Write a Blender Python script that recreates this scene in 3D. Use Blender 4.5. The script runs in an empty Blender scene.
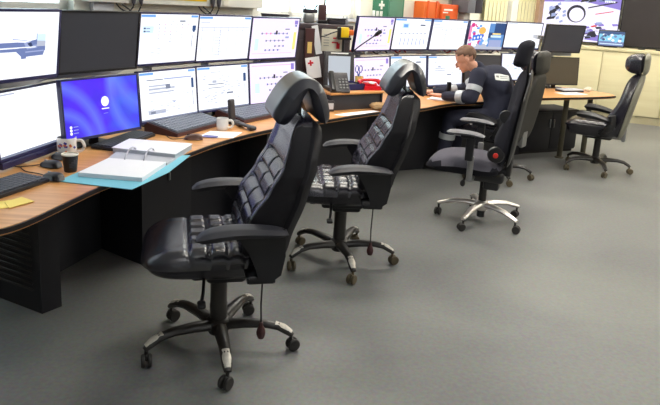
import bpy, bmesh, math, random
from math import sin, cos, pi, radians, atan2, sqrt
from mathutils import Vector, Matrix
random.seed(4)
SC = bpy.context.scene
COL = SC.collection

# ------------------------------------------------------------------ materials
def srgb(r, g, b):
    def f(c):
        c /= 255.0
        return c / 12.92 if c <= .04045 else ((c + .055) / 1.055) ** 2.4
    return (f(r), f(g), f(b), 1)
M = {}
def mat(name, rgb, rough=.5, metal=0, spec=.5, noise=None, bump=None, coat=0):
    m = bpy.data.materials.new(name); m.use_nodes = True
    nt = m.node_tree; b = nt.nodes['Principled BSDF']
    b.inputs['Base Color'].default_value = srgb(*rgb)
    b.inputs['Roughness'].default_value = rough
    b.inputs['Metallic'].default_value = metal
    b.inputs['Specular IOR Level'].default_value = spec
    b.inputs['Coat Weight'].default_value = coat
    tc = nt.nodes.new('ShaderNodeTexCoord')
    sc, amt = noise if noise else (30, .06)
    n = nt.nodes.new('ShaderNodeTexNoise'); n.inputs['Scale'].default_value = sc
    n.inputs['Detail'].default_value = 4
    nt.links.new(tc.outputs['Object'], n.inputs['Vector'])
    mx = nt.nodes.new('ShaderNodeMix'); mx.data_type = 'RGBA'
    c = srgb(*rgb)
    mx.inputs['A'].default_value = tuple(x * (1 - amt) for x in c[:3]) + (1,)
    mx.inputs['B'].default_value = tuple(min(1, x * (1 + amt)) for x in c[:3]) + (1,)
    nt.links.new(n.outputs['Fac'], mx.inputs['Factor'])
    nt.links.new(mx.outputs['Result'], b.inputs['Base Color'])
    if bump:
        n2 = nt.nodes.new('ShaderNodeTexNoise'); n2.inputs['Scale'].default_value = bump[0]
        nt.links.new(tc.outputs['Object'], n2.inputs['Vector'])
        bp = nt.nodes.new('ShaderNodeBump'); bp.inputs['Strength'].default_value = bump[1]
        bp.inputs['Distance'].default_value = .004
        nt.links.new(n2.outputs['Fac'], bp.inputs['Height'])
        nt.links.new(bp.outputs['Normal'], b.inputs['Normal'])
    M[name] = m
    return m
def emis(name, rgb, s=1.0):
    m = bpy.data.materials.new(name); m.use_nodes = True
    nt = m.node_tree; b = nt.nodes['Principled BSDF']
    b.inputs['Base Color'].default_value = (.01, .01, .01, 1)
    b.inputs['Roughness'].default_value = .35
    b.inputs['Emission Color'].default_value = srgb(*rgb)
    b.inputs['Emission Strength'].default_value = s
    M[name] = m
    return m

mat('leather', (32, 30, 40), .24, spec=.8, noise=(9, .25), bump=(160, .25))
mat('leather_head', (46, 47, 58), .34, spec=.9, noise=(9, .15))
mat('leather_side', (24, 23, 28), .62, spec=.3, noise=(9, .2), bump=(200, .3))
mat('black_plastic', (26, 26, 30), .45, noise=(14, .12))
mat('arm_pad', (46, 46, 54), .55, noise=(20, .12))
mat('arm_pad_light', (112, 112, 118), .55, noise=(20, .12))
mat('base_black', (40, 37, 35), .35, noise=(16, .2))
mat('worn_metal', (205, 200, 190), .4, metal=.3, noise=(60, .3))
mat('caster_rubber', (44, 42, 40), .5, noise=(30, .2))
mat('brown_caster', (88, 78, 58), .45, noise=(30, .2))
mat('chrome', (232, 226, 220), .34, metal=.85)
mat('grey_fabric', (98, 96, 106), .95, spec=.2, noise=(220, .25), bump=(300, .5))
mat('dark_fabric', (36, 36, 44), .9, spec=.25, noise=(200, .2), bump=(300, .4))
mat('shell_grey', (128, 126, 112), .5, noise=(10, .08))
mat('olive_vinyl', (44, 42, 38), .6, noise=(12, .12))
mat('grey_metal', (150, 150, 150), .35, metal=.6)
mat('red_knob', (215, 50, 40), .4)
mat('bezel', (40, 40, 84), .35, noise=(12, .1))
mat('bezel_black', (20, 20, 24), .35)
mat('screen_off', (58, 60, 70), .4, spec=.6, noise=(4, .1))  # dark panel, lightened: room glare is put into the base colour
mat('screen_off_brown', (74, 68, 56), .4, spec=.5, noise=(4, .1))
mat('aluminium', (190, 192, 200), .35, metal=.5)
mat('console_dark', (22, 22, 30), .55, noise=(40, .25))
mat('console_grey', (50, 51, 58), .6, noise=(60, .18), bump=(200, .2))
mat('edge_black', (30, 24, 24), .4)
mat('key', (62, 66, 78), .5, noise=(80, .15))
mat('keyboard_black', (26, 27, 34), .45)
mat('console_key', (118, 126, 142), .35, noise=(50, .15))
mat('maroon', (74, 40, 42), .5)
mat('paper', (244, 246, 252), .8, noise=(25, .02))
mat('paper_edge', (196, 200, 208), .85, noise=(120, .08))
mat('cyan_card', (124, 198, 220), .6, noise=(12, .05))
mat('yellow_note', (255, 226, 120), .7, noise=(12, .05))
mat('ceramic', (238, 238, 236), .2, spec=.6)
mat('mug_blue', (70, 70, 160), .3)
mat('mug_orange', (225, 120, 60), .3)
mat('cup_dark', (38, 38, 40), .5, noise=(30, .3))
mat('cup_cream', (226, 222, 206), .6)
mat('coffee', (46, 26, 14), .2)
mat('mouse_silver', (170, 172, 180), .3, metal=.2)
mat('brown_plastic', (90, 62, 52), .35)
mat('red_plastic', (214, 24, 44), .3)
mat('phone_black', (58, 56, 60), .45, noise=(40, .15))
mat('navy_tray', (38, 42, 96), .45)
mat('blue_plastic', (40, 60, 170), .4)
mat('card_yellow', (232, 200, 120), .7)
mat('yellow_plastic', (244, 204, 22), .45)
mat('orange', (222, 104, 34), .6, noise=(8, .08))
mat('orange_box', (226, 92, 24), .55, noise=(8, .08))
mat('sign_green', (60, 128, 100), .5, noise=(10, .1))
mat('sign_green_pale', (100, 150, 128), .5, noise=(10, .1))
mat('sign_white', (240, 244, 240), .5)
mat('brown_cabinet', (66, 54, 60), .55, noise=(20, .15))
mat('wall_paint', (232, 230, 218), .8, noise=(3, .02), bump=(120, .1))
mat('wall_back', (222, 216, 196), .8, noise=(3, .02), bump=(120, .1))
mat('panel_white', (238, 238, 232), .5, noise=(4, .02))
mat('sign_yellow', (248, 216, 30), .5, noise=(20, .05))
mat('sill_grey', (206, 208, 216), .6)
mat('ceiling_white', (232, 232, 230), .9, noise=(3, .02))
mat('speaker_grey', (112, 114, 124), .55, noise=(20, .06))
mat('speaker_cloth', (52, 48, 58), .8, noise=(200, .3))
mat('speaker_post', (186, 182, 178), .5)
mat('blind_cream', (238, 232, 190), .75, noise=(4, .05))
mat('brown_post', (176, 146, 124), .6, noise=(14, .15))
mat('plinth_cream', (176, 168, 138), .6)
mat('kick_dark', (84, 78, 62), .6)
mat('tv_black', (56, 51, 53), .3, noise=(3, .2))
mat('skin', (216, 158, 132), .5, noise=(18, .08))
mat('hair', (122, 94, 78), .85, noise=(120, .3), bump=(200, .6))
mat('coverall', (48, 50, 66), .85, spec=.25, noise=(16, .2), bump=(40, .4))
mat('reflective', (186, 190, 196), .4, metal=.2)
mat('boot', (34, 32, 32), .5)
mat('eye_dark', (38, 26, 22), .3)
mat('lip', (150, 84, 74), .5)
mat('crumple', (170, 138, 100), .9, noise=(60, .3))
mat('cable_black', (30, 30, 34), .5)
mat('cable_white', (214, 214, 206), .5)
mat('cable_red', (176, 60, 44), .5)
mat('plug_grey', (78, 78, 88), .5)

def wood(name, a, b, rough=.35, scale=1.0, spec=.5):
    m = bpy.data.materials.new(name); m.use_nodes = True
    nt = m.node_tree; p = nt.nodes['Principled BSDF']
    p.inputs['Roughness'].default_value = rough
    p.inputs['Specular IOR Level'].default_value = spec
    tc = nt.nodes.new('ShaderNodeTexCoord')
    mp = nt.nodes.new('ShaderNodeMapping'); mp.inputs['Rotation'].default_value = (0, 0, radians(-58))
    mp.inputs['Scale'].default_value = (1.2 * scale, 22 * scale, 22 * scale)
    n = nt.nodes.new('ShaderNodeTexNoise'); n.inputs['Scale'].default_value = 1.5
    n.inputs['Detail'].default_value = 6; n.inputs['Distortion'].default_value = .4
    cr = nt.nodes.new('ShaderNodeValToRGB')
    cr.color_ramp.elements[0].position = .3; cr.color_ramp.elements[0].color = srgb(*a)
    cr.color_ramp.elements[1].position = .72; cr.color_ramp.elements[1].color = srgb(*b)
    nt.links.new(tc.outputs['Object'], mp.inputs['Vector'])
    nt.links.new(mp.outputs['Vector'], n.inputs['Vector'])
    nt.links.new(n.outputs['Fac'], cr.inputs['Fac'])
    nt.links.new(cr.outputs['Color'], p.inputs['Base Color'])
    M[name] = m
wood('desk_wood', (198, 136, 78), (228, 170, 106), .34, spec=.45)
wood('cabinet_wood', (226, 216, 174), (236, 228, 190), .55, .35)

def floor_mat():
    m = bpy.data.materials.new('floor_vinyl'); m.use_nodes = True
    nt = m.node_tree; p = nt.nodes['Principled BSDF']
    tc = nt.nodes.new('ShaderNodeTexCoord')
    n = nt.nodes.new('ShaderNodeTexNoise'); n.inputs['Scale'].default_value = .9; n.inputs['Detail'].default_value = 8; n.inputs['Distortion'].default_value = .8
    n2 = nt.nodes.new('ShaderNodeTexNoise'); n2.inputs['Scale'].default_value = 55; n2.inputs['Detail'].default_value = 3
    cr = nt.nodes.new('ShaderNodeValToRGB')
    cr.color_ramp.elements[0].position = .32; cr.color_ramp.elements[0].color = srgb(92, 93, 95)
    cr.color_ramp.elements[1].position = .7; cr.color_ramp.elements[1].color = srgb(114, 116, 112)
    mx = nt.nodes.new('ShaderNodeMix'); mx.data_type = 'RGBA'; mx.inputs['Factor'].default_value = .12
    nt.links.new(tc.outputs['Object'], n.inputs['Vector']); nt.links.new(tc.outputs['Object'], n2.inputs['Vector'])
    nt.links.new(n.outputs['Fac'], cr.inputs['Fac'])
    nt.links.new(cr.outputs['Color'], mx.inputs['A']); nt.links.new(n2.outputs['Color'], mx.inputs['B'])
    nt.links.new(mx.outputs['Result'], p.inputs['Base Color'])
    mr = nt.nodes.new('ShaderNodeMapRange'); mr.inputs['To Min'].default_value = .38; mr.inputs['To Max'].default_value = .55
    nt.links.new(n.outputs['Fac'], mr.inputs['Value']); nt.links.new(mr.outputs['Result'], p.inputs['Roughness'])
    p.inputs['Specular IOR Level'].default_value = .4
    M['floor_vinyl'] = m
floor_mat()

SW = 1.25   # screen strength
emis('e_white', (246, 249, 255), SW)
emis('e_white_soft', (236, 240, 252), SW)
emis('e_lilac', (238, 226, 250), SW)
emis('e_blue', (104, 160, 228), SW)
emis('e_pale', (205, 228, 244), SW)
emis('e_grey', (120, 128, 150), SW)
emis('e_lgrey', (176, 182, 200), SW)
emis('e_dark', (40, 58, 96), SW)
emis('e_black', (36, 36, 52), SW)
emis('e_steel', (104, 120, 170), SW)
emis('e_steel_l', (152, 164, 204), SW)
emis('e_yellow', (252, 224, 130), SW)
emis('e_pink', (226, 130, 180), SW)
emis('e_magenta', (206, 50, 130), SW)
emis('e_red', (208, 60, 60), SW)
emis('e_orange', (244, 180, 90), SW)
emis('e_poster_blue', (40, 110, 214), SW)
emis('e_sky', (90, 140, 200), SW)
emis('e_navy', (36, 70, 120), SW)
emis('e_green', (90, 170, 110), SW)
emis('e_violet', (136, 120, 200), SW)
emis('e_tv', (236, 232, 252), SW)
emis('e_panel', (214, 222, 232), .8)
emis('e_lamp', (255, 249, 236), 24.0)
emis('e_lamp_mid', (250, 250, 250), 9.0)
emis('e_lamp_low', (240, 245, 255), 3.0)
emis('e_teal', (120, 190, 220), SW)

def swirl_mat():
    m = bpy.data.materials.new('e_swirl'); m.use_nodes = True
    nt = m.node_tree; p = nt.nodes['Principled BSDF']
    p.inputs['Base Color'].default_value = (.01, .01, .01, 1)
    tc = nt.nodes.new('ShaderNodeTexCoord')
    sp = nt.nodes.new('ShaderNodeSeparateXYZ'); nt.links.new(tc.outputs['Object'], sp.inputs[0])
    def math(op, a, b=None, c=None):
        n = nt.nodes.new('ShaderNodeMath'); n.operation = op
        for i, v in enumerate((a, b, c)):
            if v is None: continue
            if isinstance(v, (int, float)): n.inputs[i].default_value = v
            else: nt.links.new(v, n.inputs[i])
        return n.outputs[0]
    X, Z = sp.outputs[0], sp.outputs[2]
    def arc(cx, cz, r, w):      # glowing ribbon along a circle
        dx = math('SUBTRACT', X, cx); dz = math('SUBTRACT', Z, cz)
        d = math('SQRT', math('ADD', math('MULTIPLY', dx, dx), math('MULTIPLY', dz, dz)))
        e = math('ABSOLUTE', math('SUBTRACT', d, r))
        v = math('SUBTRACT', 1, math('DIVIDE', e, w)); v = math('MAXIMUM', v, 0)
        return v
    z0 = .225
    ribbons = [arc(-.38, z0 - .2, .36, .05), arc(-.30, z0 - .22, .22, .045), arc(.42, z0 + .12, .36, .05), arc(.40, z0 + .3, .33, .07)]
    tot = ribbons[0]
    for r in ribbons[1:]: tot = math('ADD', tot, r)
    tot = math('MINIMUM', math('MULTIPLY', tot, .5), 1)
    g = math('ADD', math('MULTIPLY', X, 1.3), .55)
    n = nt.nodes.new('ShaderNodeTexNoise'); n.inputs['Scale'].default_value = 5; nt.links.new(tc.outputs['Object'], n.inputs['Vector'])
    g = math('ADD', g, math('MULTIPLY', math('SUBTRACT', n.outputs['Fac'], .5), 1.5))
    cr = nt.nodes.new('ShaderNodeValToRGB')
    cr.color_ramp.elements[0].position = .15; cr.color_ramp.elements[0].color = srgb(54, 30, 214)
    cr.color_ramp.elements[1].position = .95; cr.color_ramp.elements[1].color = srgb(44, 84, 214)
    e = cr.color_ramp.elements.new(.5); e.color = srgb(70, 18, 226)
    nt.links.new(g, cr.inputs['Fac'])
    mx = nt.nodes.new('ShaderNodeMix'); mx.data_type = 'RGBA'
    nt.links.new(tot, mx.inputs['Factor']); nt.links.new(cr.outputs['Color'], mx.inputs['A'])
    mx.inputs['B'].default_value = srgb(104, 134, 244)
    nt.links.new(mx.outputs['Result'], p.inputs['Emission Color'])
    p.inputs['Emission Strength'].default_value = 1.3
    M['e_swirl'] = m
swirl_mat()

def glass_mat():
    m = bpy.data.materials.new('window_glass'); m.use_nodes = True
    p = m.node_tree.nodes['Principled BSDF']
    p.inputs['Base Color'].default_value = (.9, .97, 1, 1); p.inputs['Roughness'].default_value = 0
    p.inputs['Transmission Weight'].default_value = 1; p.inputs['IOR'].default_value = 1.05
    M['glass'] = m
glass_mat()

# ------------------------------------------------------------------ mesh helpers
def obj(name, bm, mats, parent=None, smooth=True, loc=None, rot=None, angle=40):
    me = bpy.data.meshes.new(name)
    bmesh.ops.recalc_face_normals(bm, faces=bm.faces)
    bm.to_mesh(me); bm.free()
    if not isinstance(mats, (list, tuple)): mats = [mats]
    for m in mats: me.materials.append(M[m])
    if smooth:
        for p in me.polygons: p.use_smooth = True
        try: me.set_sharp_from_angle(angle=radians(angle))
        except Exception: pass
    o = bpy.data.objects.new(name, me); COL.objects.link(o)
    if parent: o.parent = parent
    if loc: o.location = loc
    if rot: o.rotation_euler = rot
    return o
def tag(o, label=None, cat=None, group=None, kind=None):
    if label: o['label'] = label
    if cat: o['category'] = cat
    if group: o['group'] = group
    if kind: o['kind'] = kind
    return o
def thing(name, label, cat, loc=(0, 0, 0), rz=0, group=None):
    o = bpy.data.objects.new(name, None); COL.objects.link(o); o.empty_display_size = .1
    o.location = loc; o.rotation_euler = (0, 0, rz)
    return tag(o, label, cat, group)
def struct(name, bm, m, smooth=False, parent=None):
    o = obj(name, bm, m, parent, smooth)
    if not parent: o['kind'] = 'structure'
    return o
def new(): return bmesh.new()
def T(x=0, y=0, z=0): return Matrix.Translation((x, y, z))
def R(ang, ax): return Matrix.Rotation(ang, 4, ax)
def box(bm, size, c=(0, 0, 0), bev=0, seg=2, mx=None, mi=0):
    r = bmesh.ops.create_cube(bm, size=1)
    vs = r['verts']
    for v in vs: v.co = Vector((v.co.x * size[0], v.co.y * size[1], v.co.z * size[2]))
    fs = list({f for v in vs for f in v.link_faces})
    for f in fs: f.material_index = mi
    if bev > 0:
        es = list({e for v in vs for e in v.link_edges})
        rr = bmesh.ops.bevel(bm, geom=es, offset=min(bev, min(size) * .49), segments=seg, profile=.5, affect='EDGES')
        for f in rr['faces']: f.material_index = mi
        vs = list({v for f in rr['faces'] for v in f.verts} | {v for v in vs if v.is_valid})
    m = T(*c)
    if mx is not None: m = mx @ m
    bmesh.ops.transform(bm, matrix=m, verts=vs)
    return vs
def rings(bm, rs, cap=True, closed=True, mi=0):
    vr = [[bm.verts.new(p) for p in r] for r in rs]
    n = len(vr[0])
    for a, b in zip(vr, vr[1:]):
        for i in range(n if closed else n - 1):
            f = bm.faces.new((a[i], a[(i + 1) % n], b[(i + 1) % n], b[i])); f.material_index = mi
    if cap and closed:
        for r in (vr[0], vr[-1]):
            if len(r) > 2:
                f = bm.faces.new(r); f.material_index = mi
    return vr
def frame_of(d):
    d = d.normalized(); up = Vector((0, 0, 1)) if abs(d.z) < .95 else Vector((1, 0, 0))
    s = d.cross(up).normalized(); u = s.cross(d).normalized()
    return s, u
def tube(bm, pts, rad, n=10, mi=0, flat=1.0, cap=True):
    pts = [Vector(p) for p in pts]
    if not isinstance(rad, (list, tuple)): rad = [rad] * len(pts)
    rs = []
    for i, p in enumerate(pts):
        d = (pts[min(i + 1, len(pts) - 1)] - pts[max(i - 1, 0)])
        s, u = frame_of(d)
        rs.append([p + s * cos(2 * pi * k / n) * rad[i] + u * sin(2 * pi * k / n) * rad[i] * flat for k in range(n)])
    rings(bm, rs, cap=cap, mi=mi)
def smooth_pts(pts, k=4):
    pts = [Vector(p) for p in pts]; out = []
    for i in range(len(pts) - 1):
        p0 = pts[max(i - 1, 0)]; p1 = pts[i]; p2 = pts[i + 1]; p3 = pts[min(i + 2, len(pts) - 1)]
        for j in range(k):
            t = j / k
            out.append(.5 * ((2 * p1) + (p2 - p0) * t + (2 * p0 - 5 * p1 + 4 * p2 - p3) * t * t + (3 * p1 - p0 - 3 * p2 + p3) * t ** 3))
    out.append(pts[-1]); return out
def lathe(bm, prof, n=20, c=(0, 0, 0), mi=0, mx=None):
    rs = [[Vector((c[0] + r * cos(2 * pi * k / n), c[1] + r * sin(2 * pi * k / n), c[2] + z)) for k in range(n)] for r, z in prof]
    if mx is not None: rs = [[mx @ p for p in r] for r in rs]
    rings(bm, rs, mi=mi)
def prism(bm, poly, z0, z1, mi=0, mx=None, bev=0):
    lo = [Vector((x, y, z0)) for x, y in poly]; hi = [Vector((x, y, z1)) for x, y in poly]
    if mx is not None: lo = [mx @ p for p in lo]; hi = [mx @ p for p in hi]
    rings(bm, [lo, hi], mi=mi)
def capsule(bm, a, b, ra, rb, n=14, mi=0, sx=1.0, side=None):
    """tapered limb with round ends; sx widens it along 'side'."""
    a = Vector(a); b = Vector(b); d = (b - a); L = d.length; d = d.normalized()
    if side is None: s, u = frame_of(d)
    else:
        s = (Vector(side) - d * Vector(side).dot(d)).normalized(); u = s.cross(d)
    rs = []
    K = 5
    for i in range(K):
        t = pi / 2 * (1 - i / K) ; t = max(t, 0)
        rr = ra * cos(t) if i else ra * .12
        p = a - d * ra * sin(t)
        rs.append([p + (s * cos(2 * pi * k / n) * sx + u * sin(2 * pi * k / n)) * rr for k in range(n)])
    for i in range(K + 1):
        t = pi / 2 * i / K
        rr = rb * cos(t) if i < K else rb * .12
        p = b + d * rb * sin(t)
        rs.append([p + (s * cos(2 * pi * k / n) * sx + u * sin(2 * pi * k / n)) * rr for k in range(n)])
    rings(bm, rs, mi=mi)
def ellipsoid(bm, c, r, mx=None, n=20, mi=0):
    c = Vector(c); rs = []
    K = 12
    for i in range(K + 1):
        t = -pi / 2 + pi * i / K
        q = max(cos(t), .03)
        ring = [Vector((r[0] * q * cos(2 * pi * k / n), r[1] * q * sin(2 * pi * k / n), r[2] * sin(t))) for k in range(n)]
        if mx is not None: ring = [mx @ p for p in ring]
        rs.append([c + p for p in ring])
    rings(bm, rs, mi=mi)
def cushion(bm, nx, ny, fn, mi=0):
    """closed pad: fn(u, v, side) -> Vector, u,v in [-1,1], side +1 top / -1 bottom."""
    top = [[bm.verts.new(fn(-1 + 2 * i / nx, -1 + 2 * j / ny, 1)) for j in range(ny + 1)] for i in range(nx + 1)]
    bot = [[bm.verts.new(fn(-1 + 2 * i / nx, -1 + 2 * j / ny, -1)) for j in range(ny + 1)] for i in range(nx + 1)]
    F = []
    for i in range(nx):
        for j in range(ny):
            F.append((top[i][j], top[i + 1][j], top[i + 1][j + 1], top[i][j + 1]))
            F.append((bot[i][j], bot[i][j + 1], bot[i + 1][j + 1], bot[i + 1][j]))
    for i in range(nx):
        F.append((top[i][0], bot[i][0], bot[i + 1][0], top[i + 1][0]))
        F.append((top[i][ny], top[i + 1][ny], bot[i + 1][ny], bot[i][ny]))
    for j in range(ny):
        F.append((top[0][j], top[0][j + 1], bot[0][j + 1], bot[0][j]))
        F.append((top[nx][j], bot[nx][j], bot[nx][j + 1], top[nx][j + 1]))
    for f in F:
        ff = bm.faces.new(f); ff.material_index = mi
def edge_round(u, v, p=5):
    return max(0.0, (1 - abs(u) ** p)) ** .5 * max(0.0, (1 - abs(v) ** p)) ** .5
def edge2(u, v, pu, pv): return max(0.0, 1 - abs(u) ** pu) ** .5 * max(0.0, 1 - abs(v) ** pv) ** .5
def interp(tb, z):
    if z <= tb[0][0]: return tb[0][1]
    for (a, p), (b, q) in zip(tb, tb[1:]):
        if z <= b:
            t = (z - a) / (b - a); t = t * t * (3 - 2 * t) * .5 + t * .5
            return p + (q - p) * t
    return tb[-1][1]
FRONT = [(.455, -.07), (.6, -.09), (.71, -.13), (.83, -.20), (.93, -.252), (1.03, -.28), (1.13, -.305)]
REAR = [(.44, -.22), (.6, -.28), (.81, -.352), (.93, -.388), (1.06, -.415), (1.12, -.42)]
def superq(u, v, k=.16):
    """pull the grid corners in so a pad outline is a rounded rectangle"""
    x, y = u, v
    return x * (1 - k * y ** 6), y * (1 - k * x ** 6)

# ------------------------------------------------------------------ the room
def wall_strip(name, p0, p1, z0, z1, m, th=.12, out=1):
    bm = new(); p0 = Vector((p0[0], p0[1])); p1 = Vector((p1[0], p1[1])); d = (p1 - p0).normalized()
    n = Vector((-d.y, d.x)) * out * th
    prism(bm, [(p0.x, p0.y), (p1.x, p1.y), (p1.x + n.x, p1.y + n.y), (p0.x + n.x, p0.y + n.y)], z0, z1)
    return bm
LW0 = Vector((-1.72, 5.2)); LD = Vector((.67, .743)).normalized(); LN = Vector((LD.y, -LD.x))      # into the room
def lw(t, off=0, z=0):
    p = LW0 + LD * t + LN * off
    return Vector((p.x, p.y, z))
CORNER = Vector((3.50, 10.99)); tC = (CORNER - LW0).dot(LD)
RD = Vector((.917, -.4)).normalized(); RN = Vector((-.4, -.917)).normalized()
def rw(s, off=0, z=0):
    p = CORNER + RD * s + RN * off
    return Vector((p.x, p.y, z))
H = 3.0
LS = lw(-6.2); RE = rw(7.0)
far = [(LS.x, LS.y), (LS.x, -3.2), (RE.x, -3.2), (RE.x, RE.y)]
bm = new(); prism(bm, [(LS.x - .2, LS.y), (LS.x - .2, -3.4), (RE.x + .2, -3.4), (RE.x + .2, RE.y), (CORNER.x + .1, CORNER.y + .25)], -.1, 0)
struct('floor', bm, 'floor_vinyl')
bm = new(); prism(bm, [(LS.x - .2, LS.y), (LS.x - .2, -3.4), (RE.x + .2, -3.4), (RE.x + .2, RE.y), (CORNER.x + .1, CORNER.y + .25)], H, H + .1)
struct('ceiling', bm, 'ceiling_white')
# left wall with window openings: (t0, t1)
ZS, ZT = 1.44, 2.55
wins = [(-3.6, -.42), (1.42, 2.95)]
bm = new()
def lwseg(t0, t1, z0, z1):
    prism(bm, [tuple(lw(t0)[:2]), tuple(lw(t1)[:2]), tuple(lw(t1, -.2)[:2]), tuple(lw(t0, -.2)[:2])], z0, z1)
lwseg(-6.2, tC + .2, 0, ZS); lwseg(-6.2, tC + .2, ZT, H)
for a, b in ((-6.2, wins[0][0]), (wins[0][1], wins[1][0]), (wins[1][1], tC + .2)): lwseg(a, b, ZS, ZT)
struct('wall_left', bm, 'wall_paint')
bm = new(); prism(bm, [tuple(rw(0)[:2]), tuple(rw(7.1)[:2]), tuple(rw(7.1, -.15)[:2]), tuple(rw(0, -.15)[:2])], 0, H)
struct('wall_back', bm, 'wall_back')
bm = new(); prism(bm, [(RE.x, RE.y + .1), (RE.x, -3.2), (RE.x + .15, -3.2), (RE.x + .15, RE.y + .1)], 0, H); struct('wall_right', bm, 'wall_back')
bm = new(); prism(bm, [(LS.x, -3.2), (RE.x, -3.2), (RE.x, -3.35), (LS.x, -3.35)], 0, H); struct('wall_front', bm, 'wall_paint')
bm = new(); prism(bm, [(LS.x, LS.y + .1), (LS.x, -3.2), (LS.x - .15, -3.2), (LS.x - .15, LS.y + .1)], 0, H); struct('wall_side', bm, 'wall_paint')
# windows
for k, (a, b) in enumerate(wins):
    w = struct('window_%d' % (k + 1), (lambda bm: (prism(bm, [tuple(lw(a, -.16)[:2]), tuple(lw(b, -.16)[:2]), tuple(lw(b, -.10)[:2]), tuple(lw(a, -.10)[:2])], ZS, ZS + .05), bm)[1])(new()), 'panel_white')
    fr = new()
    def post(t, w_=.05, z0=ZS, z1=ZT):
        prism(fr, [tuple(lw(t - w_ / 2, -.16)[:2]), tuple(lw(t + w_ / 2, -.16)[:2]), tuple(lw(t + w_ / 2, -.10)[:2]), tuple(lw(t - w_ / 2, -.10)[:2])], z0, z1)
    n = 4 if k == 0 else 3
    for i in range(n + 1): post(a + .03 + (b - a - .06) * i / n, .06)
    prism(fr, [tuple(lw(a, -.16)[:2]), tuple(lw(b, -.16)[:2]), tuple(lw(b, -.10)[:2]), tuple(lw(a, -.10)[:2])], ZT - .05, ZT)
    obj('window_frame', fr, 'panel_white', w, False)
    g = new(); prism(g, [tuple(lw(a, -.135)[:2]), tuple(lw(b, -.135)[:2]), tuple(lw(b, -.125)[:2]), tuple(lw(a, -.125)[:2])], ZS + .04, ZT - .04)
    obj('pane', g, 'glass', w, False)
    s = new(); prism(s, [tuple(lw(a - .04, -.10)[:2]), tuple(lw(b + .04, -.10)[:2]), tuple(lw(b + .04, .06)[:2]), tuple(lw(a - .04, .06)[:2])], ZS - .03, ZS)
    obj('window_sill', s, 'sill_grey', w, False)
# pipe cover beside the first window
bm = new(); prism(bm, [tuple(lw(-.42 + .13, 0)[:2]), tuple(lw(-.42 + .30, 0)[:2]), tuple(lw(-.42 + .30, .06)[:2]), tuple(lw(-.42 + .13, .06)[:2])], 0, H)
struct('trim_1', bm, 'sill_grey')
bm = new(); prism(bm, [tuple(rw(.0, 0)[:2]), tuple(rw(7, 0)[:2]), tuple(rw(7, .02)[:2]), tuple(rw(0, .02)[:2])], 0, .1)
struct('baseboard_back', bm, 'kick_dark')

# ceiling lights
for i, (x, y) in enumerate([(x, y) for y in (-1.2, 1.4, 4.0, 6.6, 8.8) for x in (.3, 3.2, 6.1)] ):
    t = thing('ceiling_light', 'white recessed ceiling light panel above the control room', 'ceiling light', (x, y, H - .04), 0, 'ceiling light panels')
    b = new(); box(b, (1.26, .66, .02), (0, 0, .02)); obj('frame', b, 'panel_white', t, False)
    b = new(); box(b, (1.18, .58, .012), (0, 0, .004)); obj('diffuser', b, 'e_lamp_low' if y < 0 else 'e_lamp_mid' if y < 3 else 'e_lamp', t, False)

# long white wall panel with yellow sign
def lw_mx(t, off, z):     # local x along wall, -y into room, z up
    p = lw(t, off, z); return p, atan2(LD.y, LD.x)
p, a = lw_mx(1.06 - .05, 0, 1.5)
tA = -.36; tB = 1.38
t = thing('wall_panel', 'long white wall mounted panel above the monitors between the windows', 'wall panel', lw((tA + tB) / 2, 0, 1.515), a)
b = new(); box(b, (tB - tA, .12, .75), (0, -.06, .375), .006); obj('body', b, 'panel_white', t)
b = new(); box(b, (.06, .14, .7), (.83 * .5, -.065, .36), .004); obj('joint_strip', b, 'wall_paint', t)
t = thing('warning_sign', 'yellow sign on the white wall panel above the monitors', 'sign', lw(.50, .122, 1.555), a)
b = new(); box(b, (.52, .006, .3), (-.04, -.003, .15), .002); obj('board', b, 'sign_yellow', t)
b = new()
for i in range(5): box(b, (.42 - .05 * (i % 2), .002, .016), (-.04, -.007, .08 + .04 * i))
obj('lettering', b, 'black_plastic', t)
for i, tt in enumerate((.03, .80)):
    for j, dx in enumerate((-.03, .035)):
        t = thing('hanging_lead', ['left', 'right'][j] + ' black plug lead of the pair hanging ' + ['left of the yellow sign', 'right of the yellow sign'][i], 'cable', lw(tt + dx, .12, 1.60), a)
        b = new(); lathe(b, [(.004, -.09), (.012, -.085), (.02, -.05), (.022, .02), (.018, .06), (.006, .065)], 12, (0, -.028, 0)); obj('plug', b, 'plug_grey', t)
        sgn = 1 if i else -1
        e = -.14 if j == 0 else -.1
        b = new(); tube(b, smooth_pts([(0, -.028, -.08), (-.005, -.03, -.11), (-.05, -.03, -.15 - .02 * j), (-.11, -.03, -.13), (-.15 - .02 * j, -.028, -.09)]), .006, 8); obj('lead', b, 'cable_black', t)

# green sign + orange boxes + speaker + blinds on the left wall, far
p = lw(3.46, .0, 1.35); t = thing('first_aid_sign', 'green first aid board with white lettering behind the right monitors', 'sign', p, a)
b = new(); box(b, (.58, .03, 1.0), (0, -.015, .5), .004); obj('board', b, 'sign_green', t)
b = new(); box(b, (.26, .03, .62), (.10, -.04, .4), .004); obj('pocket', b, 'sign_green_pale', t)
b = new(); box(b, (.10, .006, .03), (-.16, -.034, .26)); box(b, (.03, .006, .10), (-.16, -.034, .26))
for i in range(3): box(b, (.05, .006, .06 if i else .07), (-.30 + .07 * i, -.034, .16), .012)
obj('lettering', b, 'sign_white', t)
p = lw(4.62, .0, 1.35)
t = thing('first_aid_cabinet', 'orange wall box with small green pictogram, behind the right monitors', 'wall box', lw(4.54, 0, 1.36), a)
b = new(); box(b, (.38, .2, .30), (0, -.1, .155), .01); obj('body', b, 'orange_box', t)
b = new(); box(b, (.1, .004, .12), (-.06, -.202, .1)); obj('pictogram', b, 'sign_green', t)
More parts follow.
